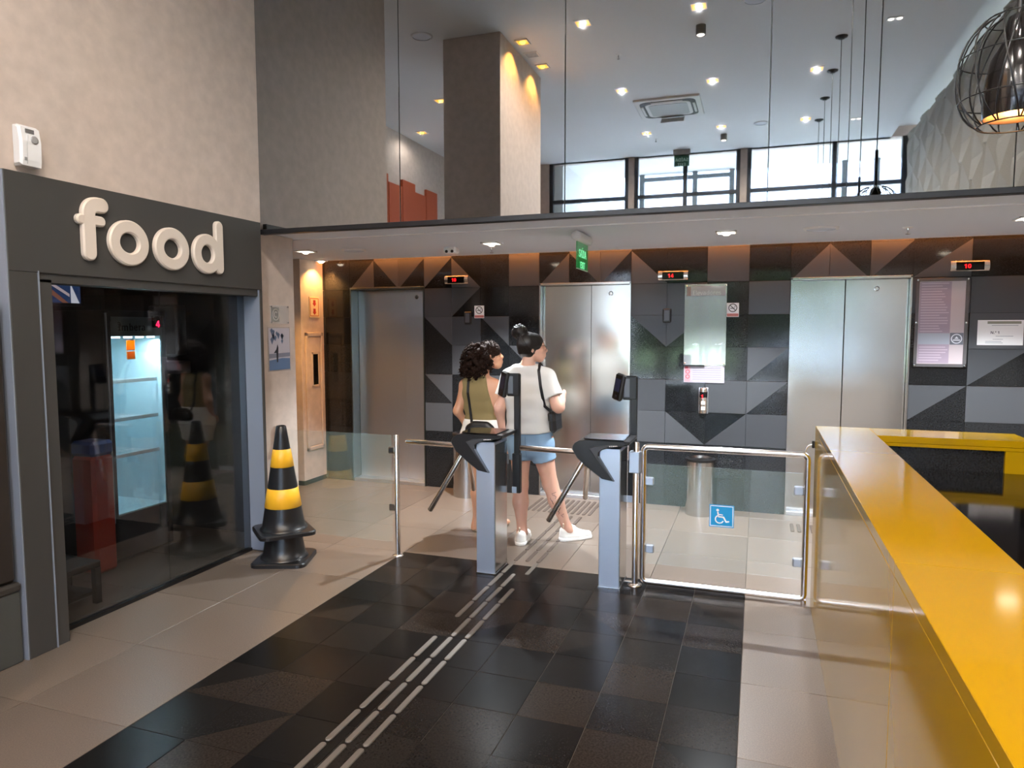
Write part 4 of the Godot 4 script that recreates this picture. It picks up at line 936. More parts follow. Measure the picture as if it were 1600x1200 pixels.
func make_turnstile() -> Node3D:
	var t := thing("turnstile", "tripod turnstile", "turnstile", Vector3.ZERO, 0.0, "tripod turnstiles")
	var b := mb(); box(b, Vector3(-0.067, 0.0, -0.24), Vector3(0.067, 0.90, 0.0), 0.004)
	obj("pedestal", b, M.satin, t)
	obj("side_sheet", lohi(Vector3(0.067, 0.01, -0.235), Vector3(0.069, 0.88, -0.005)), M.steel, t)
	obj("base_plate", lohi(Vector3(-0.07, 0.0, -0.245), Vector3(0.072, 0.006, 0.004)), M.steel, t)
	var head := vec([[-0.238, 0.885], [-0.236, 0.905], [-0.222, 0.927], [-0.195, 0.942], [-0.15, 0.950], [-0.08, 0.954], [0.03, 0.954], [0.125, 0.950], [0.128, 0.940], [0.122, 0.928], [0.068, 0.918], [0.0, 0.908], [-0.045, 0.893], [-0.066, 0.875], [-0.068, 0.850], [0.032, 0.695], [-0.045, 0.708], [-0.125, 0.765], [-0.205, 0.83]])
	var h := mb(); prism(h, head, -0.265, 0.026, Transform3D.IDENTITY, 0.0045)
	obj("head", h, M.rubber, t)
	var fac := mb(); prism(fac, vec([[-0.128, 0.898], [-0.085, 0.915], [0.0, 0.925], [0.066, 0.924], [0.066, 0.916], [0.0, 0.908], [-0.045, 0.893], [-0.066, 0.875], [-0.068, 0.850], [0.030, 0.698]]), 0.02, 0.034, Transform3D.IDENTITY, 0.004)
	obj("head_facet", fac, hexm("3c3e42", 0.38), t)
	var cap := mb(); prism(cap, vec([[-0.175, 0.02], [-0.16, -0.02], [-0.05, -0.035], [0.09, -0.03], [0.09, 0.22], [-0.05, 0.23], [-0.16, 0.21], [-0.175, 0.17]]), 0.0, 0.008, Transform3D(Basis(Vector3.RIGHT, Vector3.FORWARD, Vector3.UP), Vector3(0, 0.952, 0)), 0.003)
	obj("top_cap", cap, M.black_gloss, t)
	var pc := mb()
	for k in 5: lathe(pc, [Vector2(0.004, 0.0), Vector2(0.003, 0.0015), Vector2(0.0, 0.0015)], 10, Vector3(0.005 + 0.011 * k, 0.917 + 0.001 * k, 0.0342), true, Basis(Vector3.RIGHT, PI / 2))
	obj("pictograms", pc, M.white, t)
	var hub := Vector3(-0.168, 0.80, -0.10)
	var hb := mb(); tube(hb, [hub + Vector3(0.06, 0.05, 0), hub + Vector3(0.0, 0.0, 0.0), hub + Vector3(-0.022, -0.018, 0.0), hub + Vector3(-0.028, -0.023, 0)], [0.05, 0.05, 0.046, 0.03], 24)
	obj("hub", hb, M.steel, t)
	for q in [[Vector3(-0.165, 0.862, -0.02), Vector3(-0.60, 0.868, -0.02)], [Vector3(-0.178, 0.80, -0.03), Vector3(-0.385, 0.415, 0.06)], [Vector3(-0.172, 0.79, -0.12), Vector3(-0.25, 0.47, -0.40)]]:
		var am := mb(); var dd: Vector3 = (q[1] - q[0]).normalized() * 0.006
		tube(am, [q[0], q[1] - dd, q[1]], [0.0175, 0.0175, 0.012], 18)
		obj("arm", am, M.steel_bright, t)
	return t

# ------------------------------------------------------------------ lobby ceiling fittings (seen in the mirror), pendants
func make_pendant() -> Node3D:
	var t := thing("pendant_lamp", "", "pendant lamp", Vector3.ZERO, 0.0, "cage pendant lamps over the desk")
	# origin at the ceiling
	var L := HC - 2.335                       # drop to the rim; the lamp itself is drawn 1.115 times the sketch sizes
	obj("canopy", lathed([Vector2(0.0, -0.03), Vector2(0.03, -0.03), Vector2(0.034, -0.022), Vector2(0.062, -0.012), Vector2(0.066, 0.0)], 28), M.black, t)
	obj("cord", rod([Vector3(0, -0.02, 0), Vector3(0.004, -0.9, 0.002), Vector3(0, -(L - 0.58), 0)], 0.004, 8), M.black, t)
	obj("stem", rod([Vector3(0, -(L - 0.60), 0), Vector3(0, -(L - 0.335), 0)], 0.011, 12), M.black, t)
	var y := -L
	var sh := mb()
	lathe(sh, [Vector2(0.0903, y + 0.0056), Vector2(0.0942, y + 0.0335), Vector2(0.0931, y + 0.0892), Vector2(0.0870, y + 0.1449), Vector2(0.0736, y + 0.1951), Vector2(0.0558, y + 0.2286), Vector2(0.0401, y + 0.2542), Vector2(0.0368, y + 0.3011), Vector2(0.0312, y + 0.3233), Vector2(0.0134, y + 0.3345)], 40)
	obj("shade", sh, hexm("191615", 0.16), t)
	var si := mb(); lathe(si, [Vector2(0.0335, y + 0.2509), Vector2(0.0669, y + 0.1896), Vector2(0.0814, y + 0.1394), Vector2(0.0875, y + 0.0892), Vector2(0.0886, y + 0.0335), Vector2(0.0875, y + 0.0056), Vector2(0.0903, y + 0.0056)], 40)
	obj("shade_lining", si, mat(Color(0.86, 0.68, 0.52), 0.3, 0.7), t)
	var bb := mb(); lathe(bb, [Vector2(0.0000, y + 0.0558), Vector2(0.0223, y + 0.0613), Vector2(0.0357, y + 0.0892), Vector2(0.0312, y + 0.1226), Vector2(0.0167, y + 0.1561), Vector2(0.0000, y + 0.1617)], 20)
	obj("bulb", bb, glow(Color(1.0, 0.84, 0.62), 14.0), t)
	var l := OmniLight3D.new(); l.name = "bulb_light"; t.add_child(l); l.position = Vector3(0, y + 0.10, 0); l.light_energy = 0.06; l.light_color = Color(1, 0.75, 0.45); l.omni_range = 6.0; l.omni_attenuation = 2.0; l.light_size = 0.03; l.shadow_enabled = true
	# cage: two families of leaning wires and a few hoops
	var prof := func(u: float) -> Vector2:   # u 0 top, 1 bottom
		var a := lerpf(0.25, 2.62, u)
		return Vector2(0.170 * pow(sin(a), 0.85) * (1.0 if u < 0.55 else lerpf(1.0, 1.12, (u - 0.55) / 0.45)), y + 0.150 + 0.195 * cos(a))
	for s in [-1.0, 1.0]:
		var cg := mb()
		for k in 11:
			var pts := []
			for i in 15:
				var u := i / 14.0; var p: Vector2 = prof.call(u); var an: float = TAU * k / 11.0 + s * 0.55 * u
				pts.append(Vector3(p.x * cos(an), p.y, p.x * sin(an)))
			tube(cg, pts, 0.0027, 6)
		obj("cage_wires", cg, M.black, t)
	for u in [0.12, 0.45, 0.75, 1.0]:
		var hp := mb(); var p: Vector2 = prof.call(u); var pts := []
		for k in 36: pts.append(Vector3(p.x * cos(TAU * k / 36.0), p.y, p.x * sin(TAU * k / 36.0)))
		tube(hp, pts, 0.0024, 6, true)
		obj("cage_hoop", hp, M.black, t)
	return t
func build_lobby_ceiling():
	var p0 := make_pendant()
	var spots := [[0.776, -2.79], [0.78, -1.82], [0.785, -0.80], [0.784, 0.22], [0.792, 1.32], [0.795, 2.44], [0.80, 3.54]]
	var labs := ["black cage pendant lamp over the desk, near the top right corner", "cage pendant lamp second from the mirrors, its cord just left of the reflected lamp", "cage pendant lamp third from the mirrors, of which the mirror shows only the cord", "cage pendant lamp whose canopy is the nearest and highest in the mirror", "cage pendant lamp with the second canopy from the top in the mirror", "cage pendant lamp with the third canopy from the top in the mirror", "cage pendant lamp with the lowest, farthest canopy in the mirror"]
	for k in 7:
		var at := Vector3(spots[k][0], HC, spots[k][1])
		if k == 0: p0.position = at; p0.set_meta("label", labs[0])
		else: copy(p0, at, labs[k])
	var rows := [-1.067, 1.18, 3.405]
	var nm := ["the top", "the middle", "the lowest"]
	for j in 3:
		for i in 3:
			var x: float = [-1.83, -0.645, 0.60][i]
			square_downlight(Vector3(x, HC, rows[j]), "gold square downlight of the lobby ceiling, %s one in %s row of the mirror" % [["left", "centre", "right"][i], nm[j]], "lobby downlights", 0.17, M.lamp_gold, 3.2, Color(1, 0.96, 0.91))
	for k in 2: square_downlight(Vector3(-2.585, HC, [-0.81, -0.029][k]), "gold square downlight washing the column face, the %s of two" % ["higher in the mirror", "lower in the mirror"][k], "column downlights", 0.15, M.lamp_gold, 1.6, Color(1, 0.72, 0.34))
	for q in [[-5.30, 2.132, "gold downlight above the orange hanging, seen in the mirror"], [-4.32, 0.752, "gold downlight half hidden by the column in the mirror"]]:
		square_downlight(Vector3(q[0], HC, q[1]), q[2], "side downlights", 0.17, M.lamp_gold, 0.7, Color(1, 0.96, 0.91))
	var t := thing("vent_cover", "small square vent cover between the two column downlights", "vent", Vector3(-2.60, HC, -0.414))
	obj("plate", lohi(Vector3(-0.085, -0.006, -0.085), Vector3(0.085, 0, 0.085), 0.002), M.white_plastic, t)
	for k in 4: obj("slat", lohi(Vector3(-0.065, -0.012, -0.06 + 0.035 * k), Vector3(0.065, -0.006, -0.045 + 0.035 * k)), M.hall_ceiling, t)
	# ceiling cassette air conditioner
	t = thing("cassette_air_conditioner", "white ceiling cassette air conditioner with one flap open, seen in the mirror", "air conditioner", Vector3(-1.305, HC, 2.111))
	var sqp := func(h: float, r: float) -> PackedVector2Array:
		var o := PackedVector2Array()
		for q in 4:
			for e in 7:
				var an := PI / 2 * q + PI / 2 * e / 6.0
				o.append(Vector2([1, -1, -1, 1][q], [1, 1, -1, -1][q]) * (h - r) + Vector2(cos(an), sin(an)) * r)
		return o
	var down := Transform3D(Basis(Vector3.RIGHT, Vector3(0, 0, 1), Vector3.DOWN), Vector3.ZERO)
	var cm := mb(); prism(cm, sqp.call(0.46, 0.02), 0.0, 0.03, down, 0.008)
	obj("panel", cm, M.white_plastic, t)
	cm = mb(); prism(cm, sqp.call(0.39, 0.115), 0.03, 0.034, down); obj("slot_ring", cm, hexm("1d1e20", 0.5), t)
	cm = mb(); prism(cm, sqp.call(0.318, 0.09), 0.03, 0.042, down, 0.004); obj("inner_panel", cm, M.white_plastic, t)
	cm = mb(); prism(cm, sqp.call(0.27, 0.05), 0.042, 0.046, down); obj("intake_grille", cm, hexm("b9bcbc", 0.6), t)
	for k in 4:
		var gm := mb(); var bs := Basis(Vector3.UP, PI / 2 * k)
		box(gm, Vector3(-0.22, -0.046, 0.345), Vector3(0.22, -0.036, 0.38), 0.003, Transform3D(Basis(bs.x, bs.y, bs.z), Vector3.ZERO))
		if k: obj("flap", gm, M.white_plastic, t)
	var om := mb(); box(om, Vector3(-0.17, -0.15, 0.0), Vector3(0.17, -0.005, 0.012), 0.003, Transform3D(Basis(Vector3.RIGHT, 0.9), Vector3(0, -0.03, 0.45)))
	obj("open_flap", om, M.white_plastic, t)
	disc_plate(Vector3(-0.112, HC, -1.035), "round white ceiling plate cut by the top edge in the mirror", 0.12)
	disc_plate(Vector3(-0.047, HC, 3.416), "round white ceiling plate beside a mirror joint", 0.11)
	disc_plate(Vector3(-3.585, HC, -1.324), "round ceiling plate above the square column in the mirror", 0.12)
	for q in [[-0.66, -0.586, "grey cylinder spot below the top centre downlight in the mirror"], [-0.628, 3.908, "grey cylinder spot near the windows in the mirror"]]:
		t = thing("ceiling_spot", q[2], "spot lamp", Vector3(q[0], HC, q[1]))
		obj("can", lathed([Vector2(0.04, -0.10), Vector2(0.052, -0.10), Vector2(0.052, 0.0)], 28, Vector3.ZERO, true), hexm("77736c", 0.5), t)
		obj("lens", lathed([Vector2(0.0, -0.104), Vector2(0.03, -0.104), Vector2(0.042, -0.096)], 24), M.lamp_white, t)
	for q in [[-1.64, -0.072, "small sprinkler between the top and middle rows of lobby downlights"], [-1.73, 3.812, "small sprinkler near the exit sign in the mirror"]]: sprinkler(Vector3(q[0], HC, q[1]), q[2])
	for q in [[1.26, -0.104, "small twin white ceiling spot near the pendant cords, the higher one"], [1.33, 3.651, "small twin white ceiling spot near the pendant cords, the lower one"]]:
		t = thing("twin_spot", q[2], "spot lamp", Vector3(q[0], HC, q[1]))
		obj("plate", lohi(Vector3(-0.08, -0.01, -0.04), Vector3(0.08, 0, 0.04), 0.003), M.white_plastic, t)
		for x in [-0.04, 0.04]: obj("lens", lathed([Vector2(0.0, -0.016), Vector2(0.022, -0.014), Vector2(0.028, -0.01)], 18, Vector3(x, 0, 0)), M.lamp_white, t)
	# exit sign over the entrance, facing the room
	t = thing("exit_sign", "green exit sign under the lobby ceiling at the entrance, reversed in the mirror", "sign", Vector3(-1.39, HC, 4.722), PI)
	obj("housing", lohi(Vector3(-0.15, -0.09, -0.035), Vector3(0.15, 0.0, 0.035), 0.006), hexm("9a9a98", 0.5), t)
	var pl := Node3D.new(); pl.name = "panel"; t.add_child(pl); pl.position.y = -0.09
	exit_plate(pl, 0.27, 0.20, 0.0, hexm("1f5a41", 0.4), hexm("b9d8c8", 0.4))

# ------------------------------------------------------------------ outside the glazed front
func build_outside():
	var gr := mb(); box(gr, Vector3(-40, -0.3, ZF + 0.25), Vector3(40, -0.02, 10.4))
	struct("pavement", gr, grained(Color("9c9c9a"), 0.8, M.beige[0].albedo_texture, 0.7), "pale pavement outside the glazed front")
	struct("road", lohi(Vector3(-40, -0.3, 10.4), Vector3(40, -0.05, 13.0)), hexm("5e5e60", 0.8), "road outside the building")
	struct("lawn", lohi(Vector3(-40, -0.3, 13.0), Vector3(40, 0.0, 60)), hexm("566b33", 0.9), "grass verge across the road")
	struct("canopy_roof", lohi(Vector3(-5.5, 4.93, ZF + 0.25), Vector3(6, 5.2, 7.1)), M.ceiling, "white soffit of the entrance canopy")
	struct("outer_wall", lohi(Vector3(-4.23, 0, ZF + 0.25), Vector3(-3.75, 5.2, 8.7)), M.plaster_pale, "pale wing wall outside the entrance")
	struct("building_roof", lohi(Vector3(-12, 5.4, -12), Vector3(12, 5.8, ZF + 0.2)), M.plaster, "roof slab over the lobby")
	var pr := mb()
	for x in [-2.446, -1.34, -0.60, 1.52, 2.09]: box(pr, Vector3(x - 0.05, 0, 6.9), Vector3(x + 0.05, 4.93, 7.0))
	for y in [2.5, 4.82]: box(pr, Vector3(-2.46, y - 0.04, 6.91), Vector3(-0.55, y + 0.04, 6.99))
	var o := obj("entrance_frame", pr, hexm("55595f", 0.5)); o.set_meta("kind", "structure"); o.set_meta("label", "grey metal frame of the outer porch")
	# car at the kerb and trees
	var r := RandomNumberGenerator.new(); r.seed = 12
	for k in 8:
		var x := -7.5 + 2.05 * k + r.randf_range(-0.1, 0.1); var z := 14.6 if k % 2 == 0 else 18.6
		var t := thing("street_tree", "leafy street tree beyond the glazed front, a green reflection in the lift doors", "tree", Vector3(x, 0, z), 0.0, "street trees")
		obj("trunk", rod([Vector3(0, 0, 0), Vector3(0.1, 1.2, 0), Vector3(0.05, 2.6, 0.1)], [0.16, 0.12, 0.07], 10), M.bark, t)
		var lm := [mb(), mb(), mb()]
		for c in 4200:
			var dir := Vector3(r.randf_range(-1, 1), r.randf_range(-1, 1), r.randf_range(-1, 1)).normalized() * pow(r.randf(), 0.4)
			var p := Vector3(0, 2.9, 0) + dir * Vector3(1.9, 2.3, 1.5); var s := r.randf_range(0.14, 0.32)
			var u := Vector3(r.randf_range(-1, 1), r.randf_range(-0.6, 0.6), r.randf_range(-1, 1)).normalized(); var v := u.cross(Vector3(r.randf_range(-1, 1), r.randf_range(-1, 1), r.randf_range(-1, 1)).normalized())
			quad(lm[c % 3], p - u * s, p - v * s * 0.5, p + u * s, p + v * s * 0.5)
		for q in 3: obj("foliage", lm[q], M.leaf[(q + k) % 4], t).set_meta("kind", "stuff")
	var car := thing("parked_car", "white car parked beyond the glazed front, a pale reflection in the lift doors", "car", Vector3(1.6, 0, 11.6))
	var cm := mb(); prism(cm, vec([[-2.1, 0.3], [-2.15, 0.7], [-1.9, 0.9], [-1.1, 1.0], [-0.6, 1.42], [0.9, 1.45], [1.6, 1.0], [2.1, 0.9], [2.15, 0.4], [2.0, 0.28]]), -0.85, 0.85, Transform3D.IDENTITY, 0.06)
	obj("body", cm, hexm("e4e6e8", 0.2), car)
	cm = mb(); prism(cm, vec([[-0.95, 1.02], [-0.55, 1.36], [0.85, 1.39], [1.4, 1.02]]), -0.87, 0.87); obj("windows", cm, M.black_gloss, car)
	for x in [-1.35, 1.35]:
		for z in [-0.8, 0.8]: obj("wheel", lathed([Vector2(0.0, -0.1), Vector2(0.3, -0.1), Vector2(0.32, -0.08), Vector2(0.32, 0.08), Vector2(0.3, 0.1), Vector2(0.0, 0.1)], 24, Vector3(x, 0.3, z), true, Basis(Vector3.RIGHT, PI / 2)), M.rubber, car)

# ------------------------------------------------------------------ people: smooth unions of tapered capsules, meshed as surface nets
# bone: [from, to, radius from, radius to, squash (Vector3, optional), flat end (bool, optional)]
func bone_dist(b: Array, p: Vector3) -> float:
	var a: Vector3 = b[0]; var ab: Vector3 = b[1] - a; var l2 := ab.length_squared(); var ap := p - a
	var t := 0.0 if l2 < 1e-10 else clampf(ap.dot(ab) / l2, 0.0, 1.0)
	var q := ap - ab * t
	if b.size() > 4 and b[4] != null: q *= b[4]
	var d: float = q.length() - lerpf(b[2], b[3], t)
	if b.size() > 5 and b[5]: d = maxf(d, (ap.dot(ab) / l2 - 1.0) * sqrt(l2))
	return d
func field_at(bones: Array, k: float, p: Vector3) -> float:
	var s := 0.0
	for b in bones: s += exp(-bone_dist(b, p) / k)
	return -k * log(maxf(s, 1e-30))
func nets(bones: Array, k: float, cell: float, clips: Array, out: Array):    # appends vertices, normals, indices to out
	var lo := Vector3.INF; var hi := -Vector3.INF
	for b in bones:
		var sq := 1.0
		if b.size() > 4 and b[4] != null: sq = minf(b[4].x, minf(b[4].y, b[4].z))
		for e in 2:
			var r: float = b[2 + e] / sq + k * 1.5
			lo = lo.min(b[e] - Vector3.ONE * r); hi = hi.max(b[e] + Vector3.ONE * r)
	lo -= Vector3.ONE * cell * 2.0; hi += Vector3.ONE * cell * 2.0
	var nx := int((hi.x - lo.x) / cell) + 2; var ny := int((hi.y - lo.y) / cell) + 2; var nz := int((hi.z - lo.z) / cell) + 2
	var f := PackedFloat32Array(); f.resize(nx * ny * nz)
	var sx := 1; var sy := nx; var sz := nx * ny
	for b in bones:
		var a: Vector3 = b[0]; var ab: Vector3 = b[1] - a; var l2 := ab.length_squared(); var inv := 0.0 if l2 < 1e-10 else 1.0 / l2
		var sc := Vector3.ONE
		if b.size() > 4 and b[4] != null: sc = b[4]
		var flat: bool = b.size() > 5 and b[5]
		var r0: float = b[2]; var r1: float = b[3]; var mg := maxf(r0, r1) / minf(sc.x, minf(sc.y, sc.z)) + k * 4.0 + cell
		var bl: Vector3 = ((a.min(b[1]) - Vector3.ONE * mg - lo) / cell).floor(); var bh: Vector3 = ((a.max(b[1]) + Vector3.ONE * mg - lo) / cell).ceil()
		var len := sqrt(l2)
		for z in range(maxi(int(bl.z), 0), mini(int(bh.z), nz - 1) + 1):
			for y in range(maxi(int(bl.y), 0), mini(int(bh.y), ny - 1) + 1):
				var at := z * sz + y * sy
				for x in range(maxi(int(bl.x), 0), mini(int(bh.x), nx - 1) + 1):
					var ap := lo + Vector3(x, y, z) * cell - a
					var tt := ap.dot(ab) * inv
					var t := clampf(tt, 0.0, 1.0)
					var d := ((ap - ab * t) * sc).length() - (r0 + (r1 - r0) * t)
					if flat: d = maxf(d, (tt - 1.0) * len)
					if d < k * 5.0: f[at + x] += exp(-d / k)
	for i in f.size(): f[i] = (1.0 if f[i] < 1e-9 else -k * log(f[i]))
	for c in clips:      # [normal, offset]: keeps normal . p < offset
		var n: Vector3 = c[0]
		for z in nz:
			for y in ny:
				var at := z * sz + y * sy; var base: float = n.dot(lo + Vector3(0, y, z) * cell) - c[1]
				for x in nx:
					var d: float = base + n.x * x * cell
					if d > f[at + x]: f[at + x] = d
	var V: PackedVector3Array = out[0]; var I: PackedInt32Array = out[2]
	var ids := PackedInt32Array(); ids.resize(f.size()); ids.fill(-1)
	var first := V.size()
	var co := [0, sx, sy, sx + sy, sz, sz + sx, sz + sy, sz + sx + sy]
	for z in nz - 1:
		for y in ny - 1:
			var at := z * sz + y * sy
			for x in nx - 1:
				var i := at + x
				var m := int(f[i] < 0.0) + int(f[i + 1] < 0.0) + int(f[i + sy] < 0.0) + int(f[i + sy + 1] < 0.0) + int(f[i + sz] < 0.0) + int(f[i + sz + 1] < 0.0) + int(f[i + sz + sy] < 0.0) + int(f[i + sz + sy + 1] < 0.0)
				if m == 0 or m == 8: continue
				var sum := Vector3.ZERO; var cnt := 0
				for e in [[0, 1], [2, 3], [4, 5], [6, 7], [0, 2], [1, 3], [4, 6], [5, 7], [0, 4], [1, 5], [2, 6], [3, 7]]:
					var fa := f[i + co[e[0]]]; var fb := f[i + co[e[1]]]
					if (fa < 0.0) == (fb < 0.0): continue
					var w := fa / (fa - fb)
					var pa := Vector3(e[0] & 1, (e[0] >> 1) & 1, e[0] >> 2); var pb := Vector3(e[1] & 1, (e[1] >> 1) & 1, e[1] >> 2)
					sum += pa.lerp(pb, w); cnt += 1
				ids[i] = V.size()
				V.append(lo + (Vector3(x, y, z) + sum / cnt) * cell)
	for z in range(1, nz - 1):
		for y in range(1, ny - 1):
			var at := z * sz + y * sy
			for x in range(1, nx - 1):
				var i := at + x; var ins := f[i] < 0.0
				for ax in 3:
					var st: int = [sx, sy, sz][ax]
					if (f[i + st] < 0.0) == ins: continue
					var u: int = [sy, sz, sx][ax]; var v: int = [sz, sx, sy][ax]
					var q0 := ids[i]; var q1 := ids[i - u]; var q2 := ids[i - u - v]; var q3 := ids[i - v]
					if q0 < 0 or q1 < 0 or q2 < 0 or q3 < 0: continue
					if ins: I.append_array(PackedInt32Array([q0, q2, q1, q0, q3, q2]))
					else: I.append_array(PackedInt32Array([q0, q1, q2, q0, q2, q3]))
	out[0] = V; out[2] = I
func net_mesh(parts: Array) -> ArrayMesh:     # parts: [bones, k, cell, clips]
	var out := [PackedVector3Array(), null, PackedInt32Array()]
	for p in parts: nets(p[0], p[1], p[2], p[3] if p.size() > 3 else [], out)
	var V: PackedVector3Array = out[0]; var I: PackedInt32Array = out[2]
	var N := PackedVector3Array(); N.resize(V.size())
	for i in range(0, I.size(), 3):
		var n := (V[I[i + 2]] - V[I[i]]).cross(V[I[i + 1]] - V[I[i]])
		N[I[i]] += n; N[I[i + 1]] += n; N[I[i + 2]] += n
	for i in N.size(): N[i] = N[i].normalized()
	var arr := []; arr.resize(Mesh.ARRAY_MAX); arr[Mesh.ARRAY_VERTEX] = V; arr[Mesh.ARRAY_NORMAL] = N; arr[Mesh.ARRAY_INDEX] = I
	var m := ArrayMesh.new(); m.add_surface_from_arrays(Mesh.PRIMITIVE_TRIANGLES, arr)
	return m
func front_of(bones: Array, k: float, p: Vector3, dir: Vector3) -> Vector3:    # the surface point met going along -dir from far outside
	var q := p + dir * 0.6
	for i in 200:
		var d := field_at(bones, k, q)
		if d < 0.0015: return q
		q -= dir * maxf(d * 0.7, 0.001)
		if (q - p).dot(dir) < -0.3: break
	return p + dir * 0.1
func hand(wrist: Vector3, dir: Vector3, palm: Vector3, side: float, curl: float) -> Array:   # palm: the way the palm faces; side: thumb side
	var b := []; var d := dir.normalized(); var n := (palm - d * palm.dot(d)).normalized(); var s := d.cross(n) * side
	b.append([wrist, wrist + d * 0.075, 0.021, 0.026, Vector3.ONE])
	for i in 4: b.append([wrist + d * 0.02, wrist + d * 0.082 + s * (0.026 - 0.0175 * i), 0.013, 0.0115])
	for i in 4:
		var r := wrist + d * 0.082 + s * (0.027 - 0.018 * i); var L: float = [0.072, 0.080, 0.074, 0.058][i]; var c := curl * (1.0 + 0.12 * i)
		var d1 := d.rotated(d.cross(n).normalized(), c * 0.5); var d2 := d.rotated(d.cross(n).normalized(), c * 1.3); var d3 := d.rotated(d.cross(n).normalized(), c * 2.0)
		var p1 := r + d1 * L * 0.45; var p2 := p1 + d2 * L * 0.32; var p3 := p2 + d3 * L * 0.25
		b.append([r, p1, 0.0092, 0.0085]); b.append([p1, p2, 0.0085, 0.008]); b.append([p2, p3, 0.008, 0.007])
	var t0 := wrist + d * 0.025 + s * 0.018; var t1 := t0 + (d * 0.6 + s * 0.7 + n * 0.25).normalized() * 0.038; var t2 := t1 + (d + s * 0.25 + n * 0.25).normalized() * 0.03; var t3 := t2 + (d + n * 0.3).normalized() * 0.022
	b.append([t0, t1, 0.013, 0.0105]); b.append([t1, t2, 0.0105, 0.0095]); b.append([t2, t3, 0.0095, 0.008])
	return b
func head_bones(c: Vector3, yaw: float, pitch: float) -> Array:     # c: centre of the skull; local face looks along -z before turning
	var B := Basis(Vector3.UP, yaw) * Basis(Vector3.RIGHT, pitch); var b := []
	var P := func(x: float, y: float, z: float) -> Vector3: return c + B * Vector3(x, y, z)
	b.append([P.call(0, 0.025, 0.022), P.call(0, 0.028, -0.022), 0.073, 0.070])      # skull
	b.append([P.call(0, -0.02, -0.03), P.call(0, -0.06, -0.05), 0.058, 0.046])       # face
	b.append([P.call(-0.018, -0.085, -0.066), P.call(0.018, -0.085, -0.066), 0.022, 0.022])   # chin
	b.append([P.call(-0.045, -0.055, -0.01), P.call(-0.016, -0.09, -0.06), 0.018, 0.016]); b.append([P.call(0.045, -0.055, -0.01), P.call(0.016, -0.09, -0.06), 0.018, 0.016])   # jaw
	b.append([P.call(0, 0.012, -0.092), P.call(0, -0.028, -0.113), 0.007, 0.0115]); b.append([P.call(-0.010, -0.033, -0.10), P.call(0.010, -0.033, -0.10), 0.007, 0.007])      # nose
	b.append([P.call(-0.035, 0.022, -0.082), P.call(0.035, 0.022, -0.082), 0.010, 0.010])      # brow
	b.append([P.call(-0.036, -0.028, -0.075), P.call(-0.03, -0.03, -0.075), 0.016, 0.016]); b.append([P.call(0.036, -0.028, -0.075), P.call(0.03, -0.03, -0.075), 0.016, 0.016])   # cheeks
	b.append([P.call(-0.017, -0.060, -0.096), P.call(0.017, -0.060, -0.096), 0.006, 0.006]); b.append([P.call(-0.014, -0.069, -0.094), P.call(0.014, -0.069, -0.094), 0.006, 0.006])   # lips
	for s in [-1.0, 1.0]:                                                             # ears
		b.append([P.call(s * 0.074, 0.014, 0.004), P.call(s * 0.078, 0.012, 0.018), 0.008, 0.007]); b.append([P.call(s * 0.078, 0.012, 0.018), P.call(s * 0.073, -0.024, 0.006), 0.007, 0.007]); b.append([P.call(s * 0.072, 0.012, 0.002), P.call(s * 0.071, -0.024, 0.004), 0.006, 0.006])
	return b
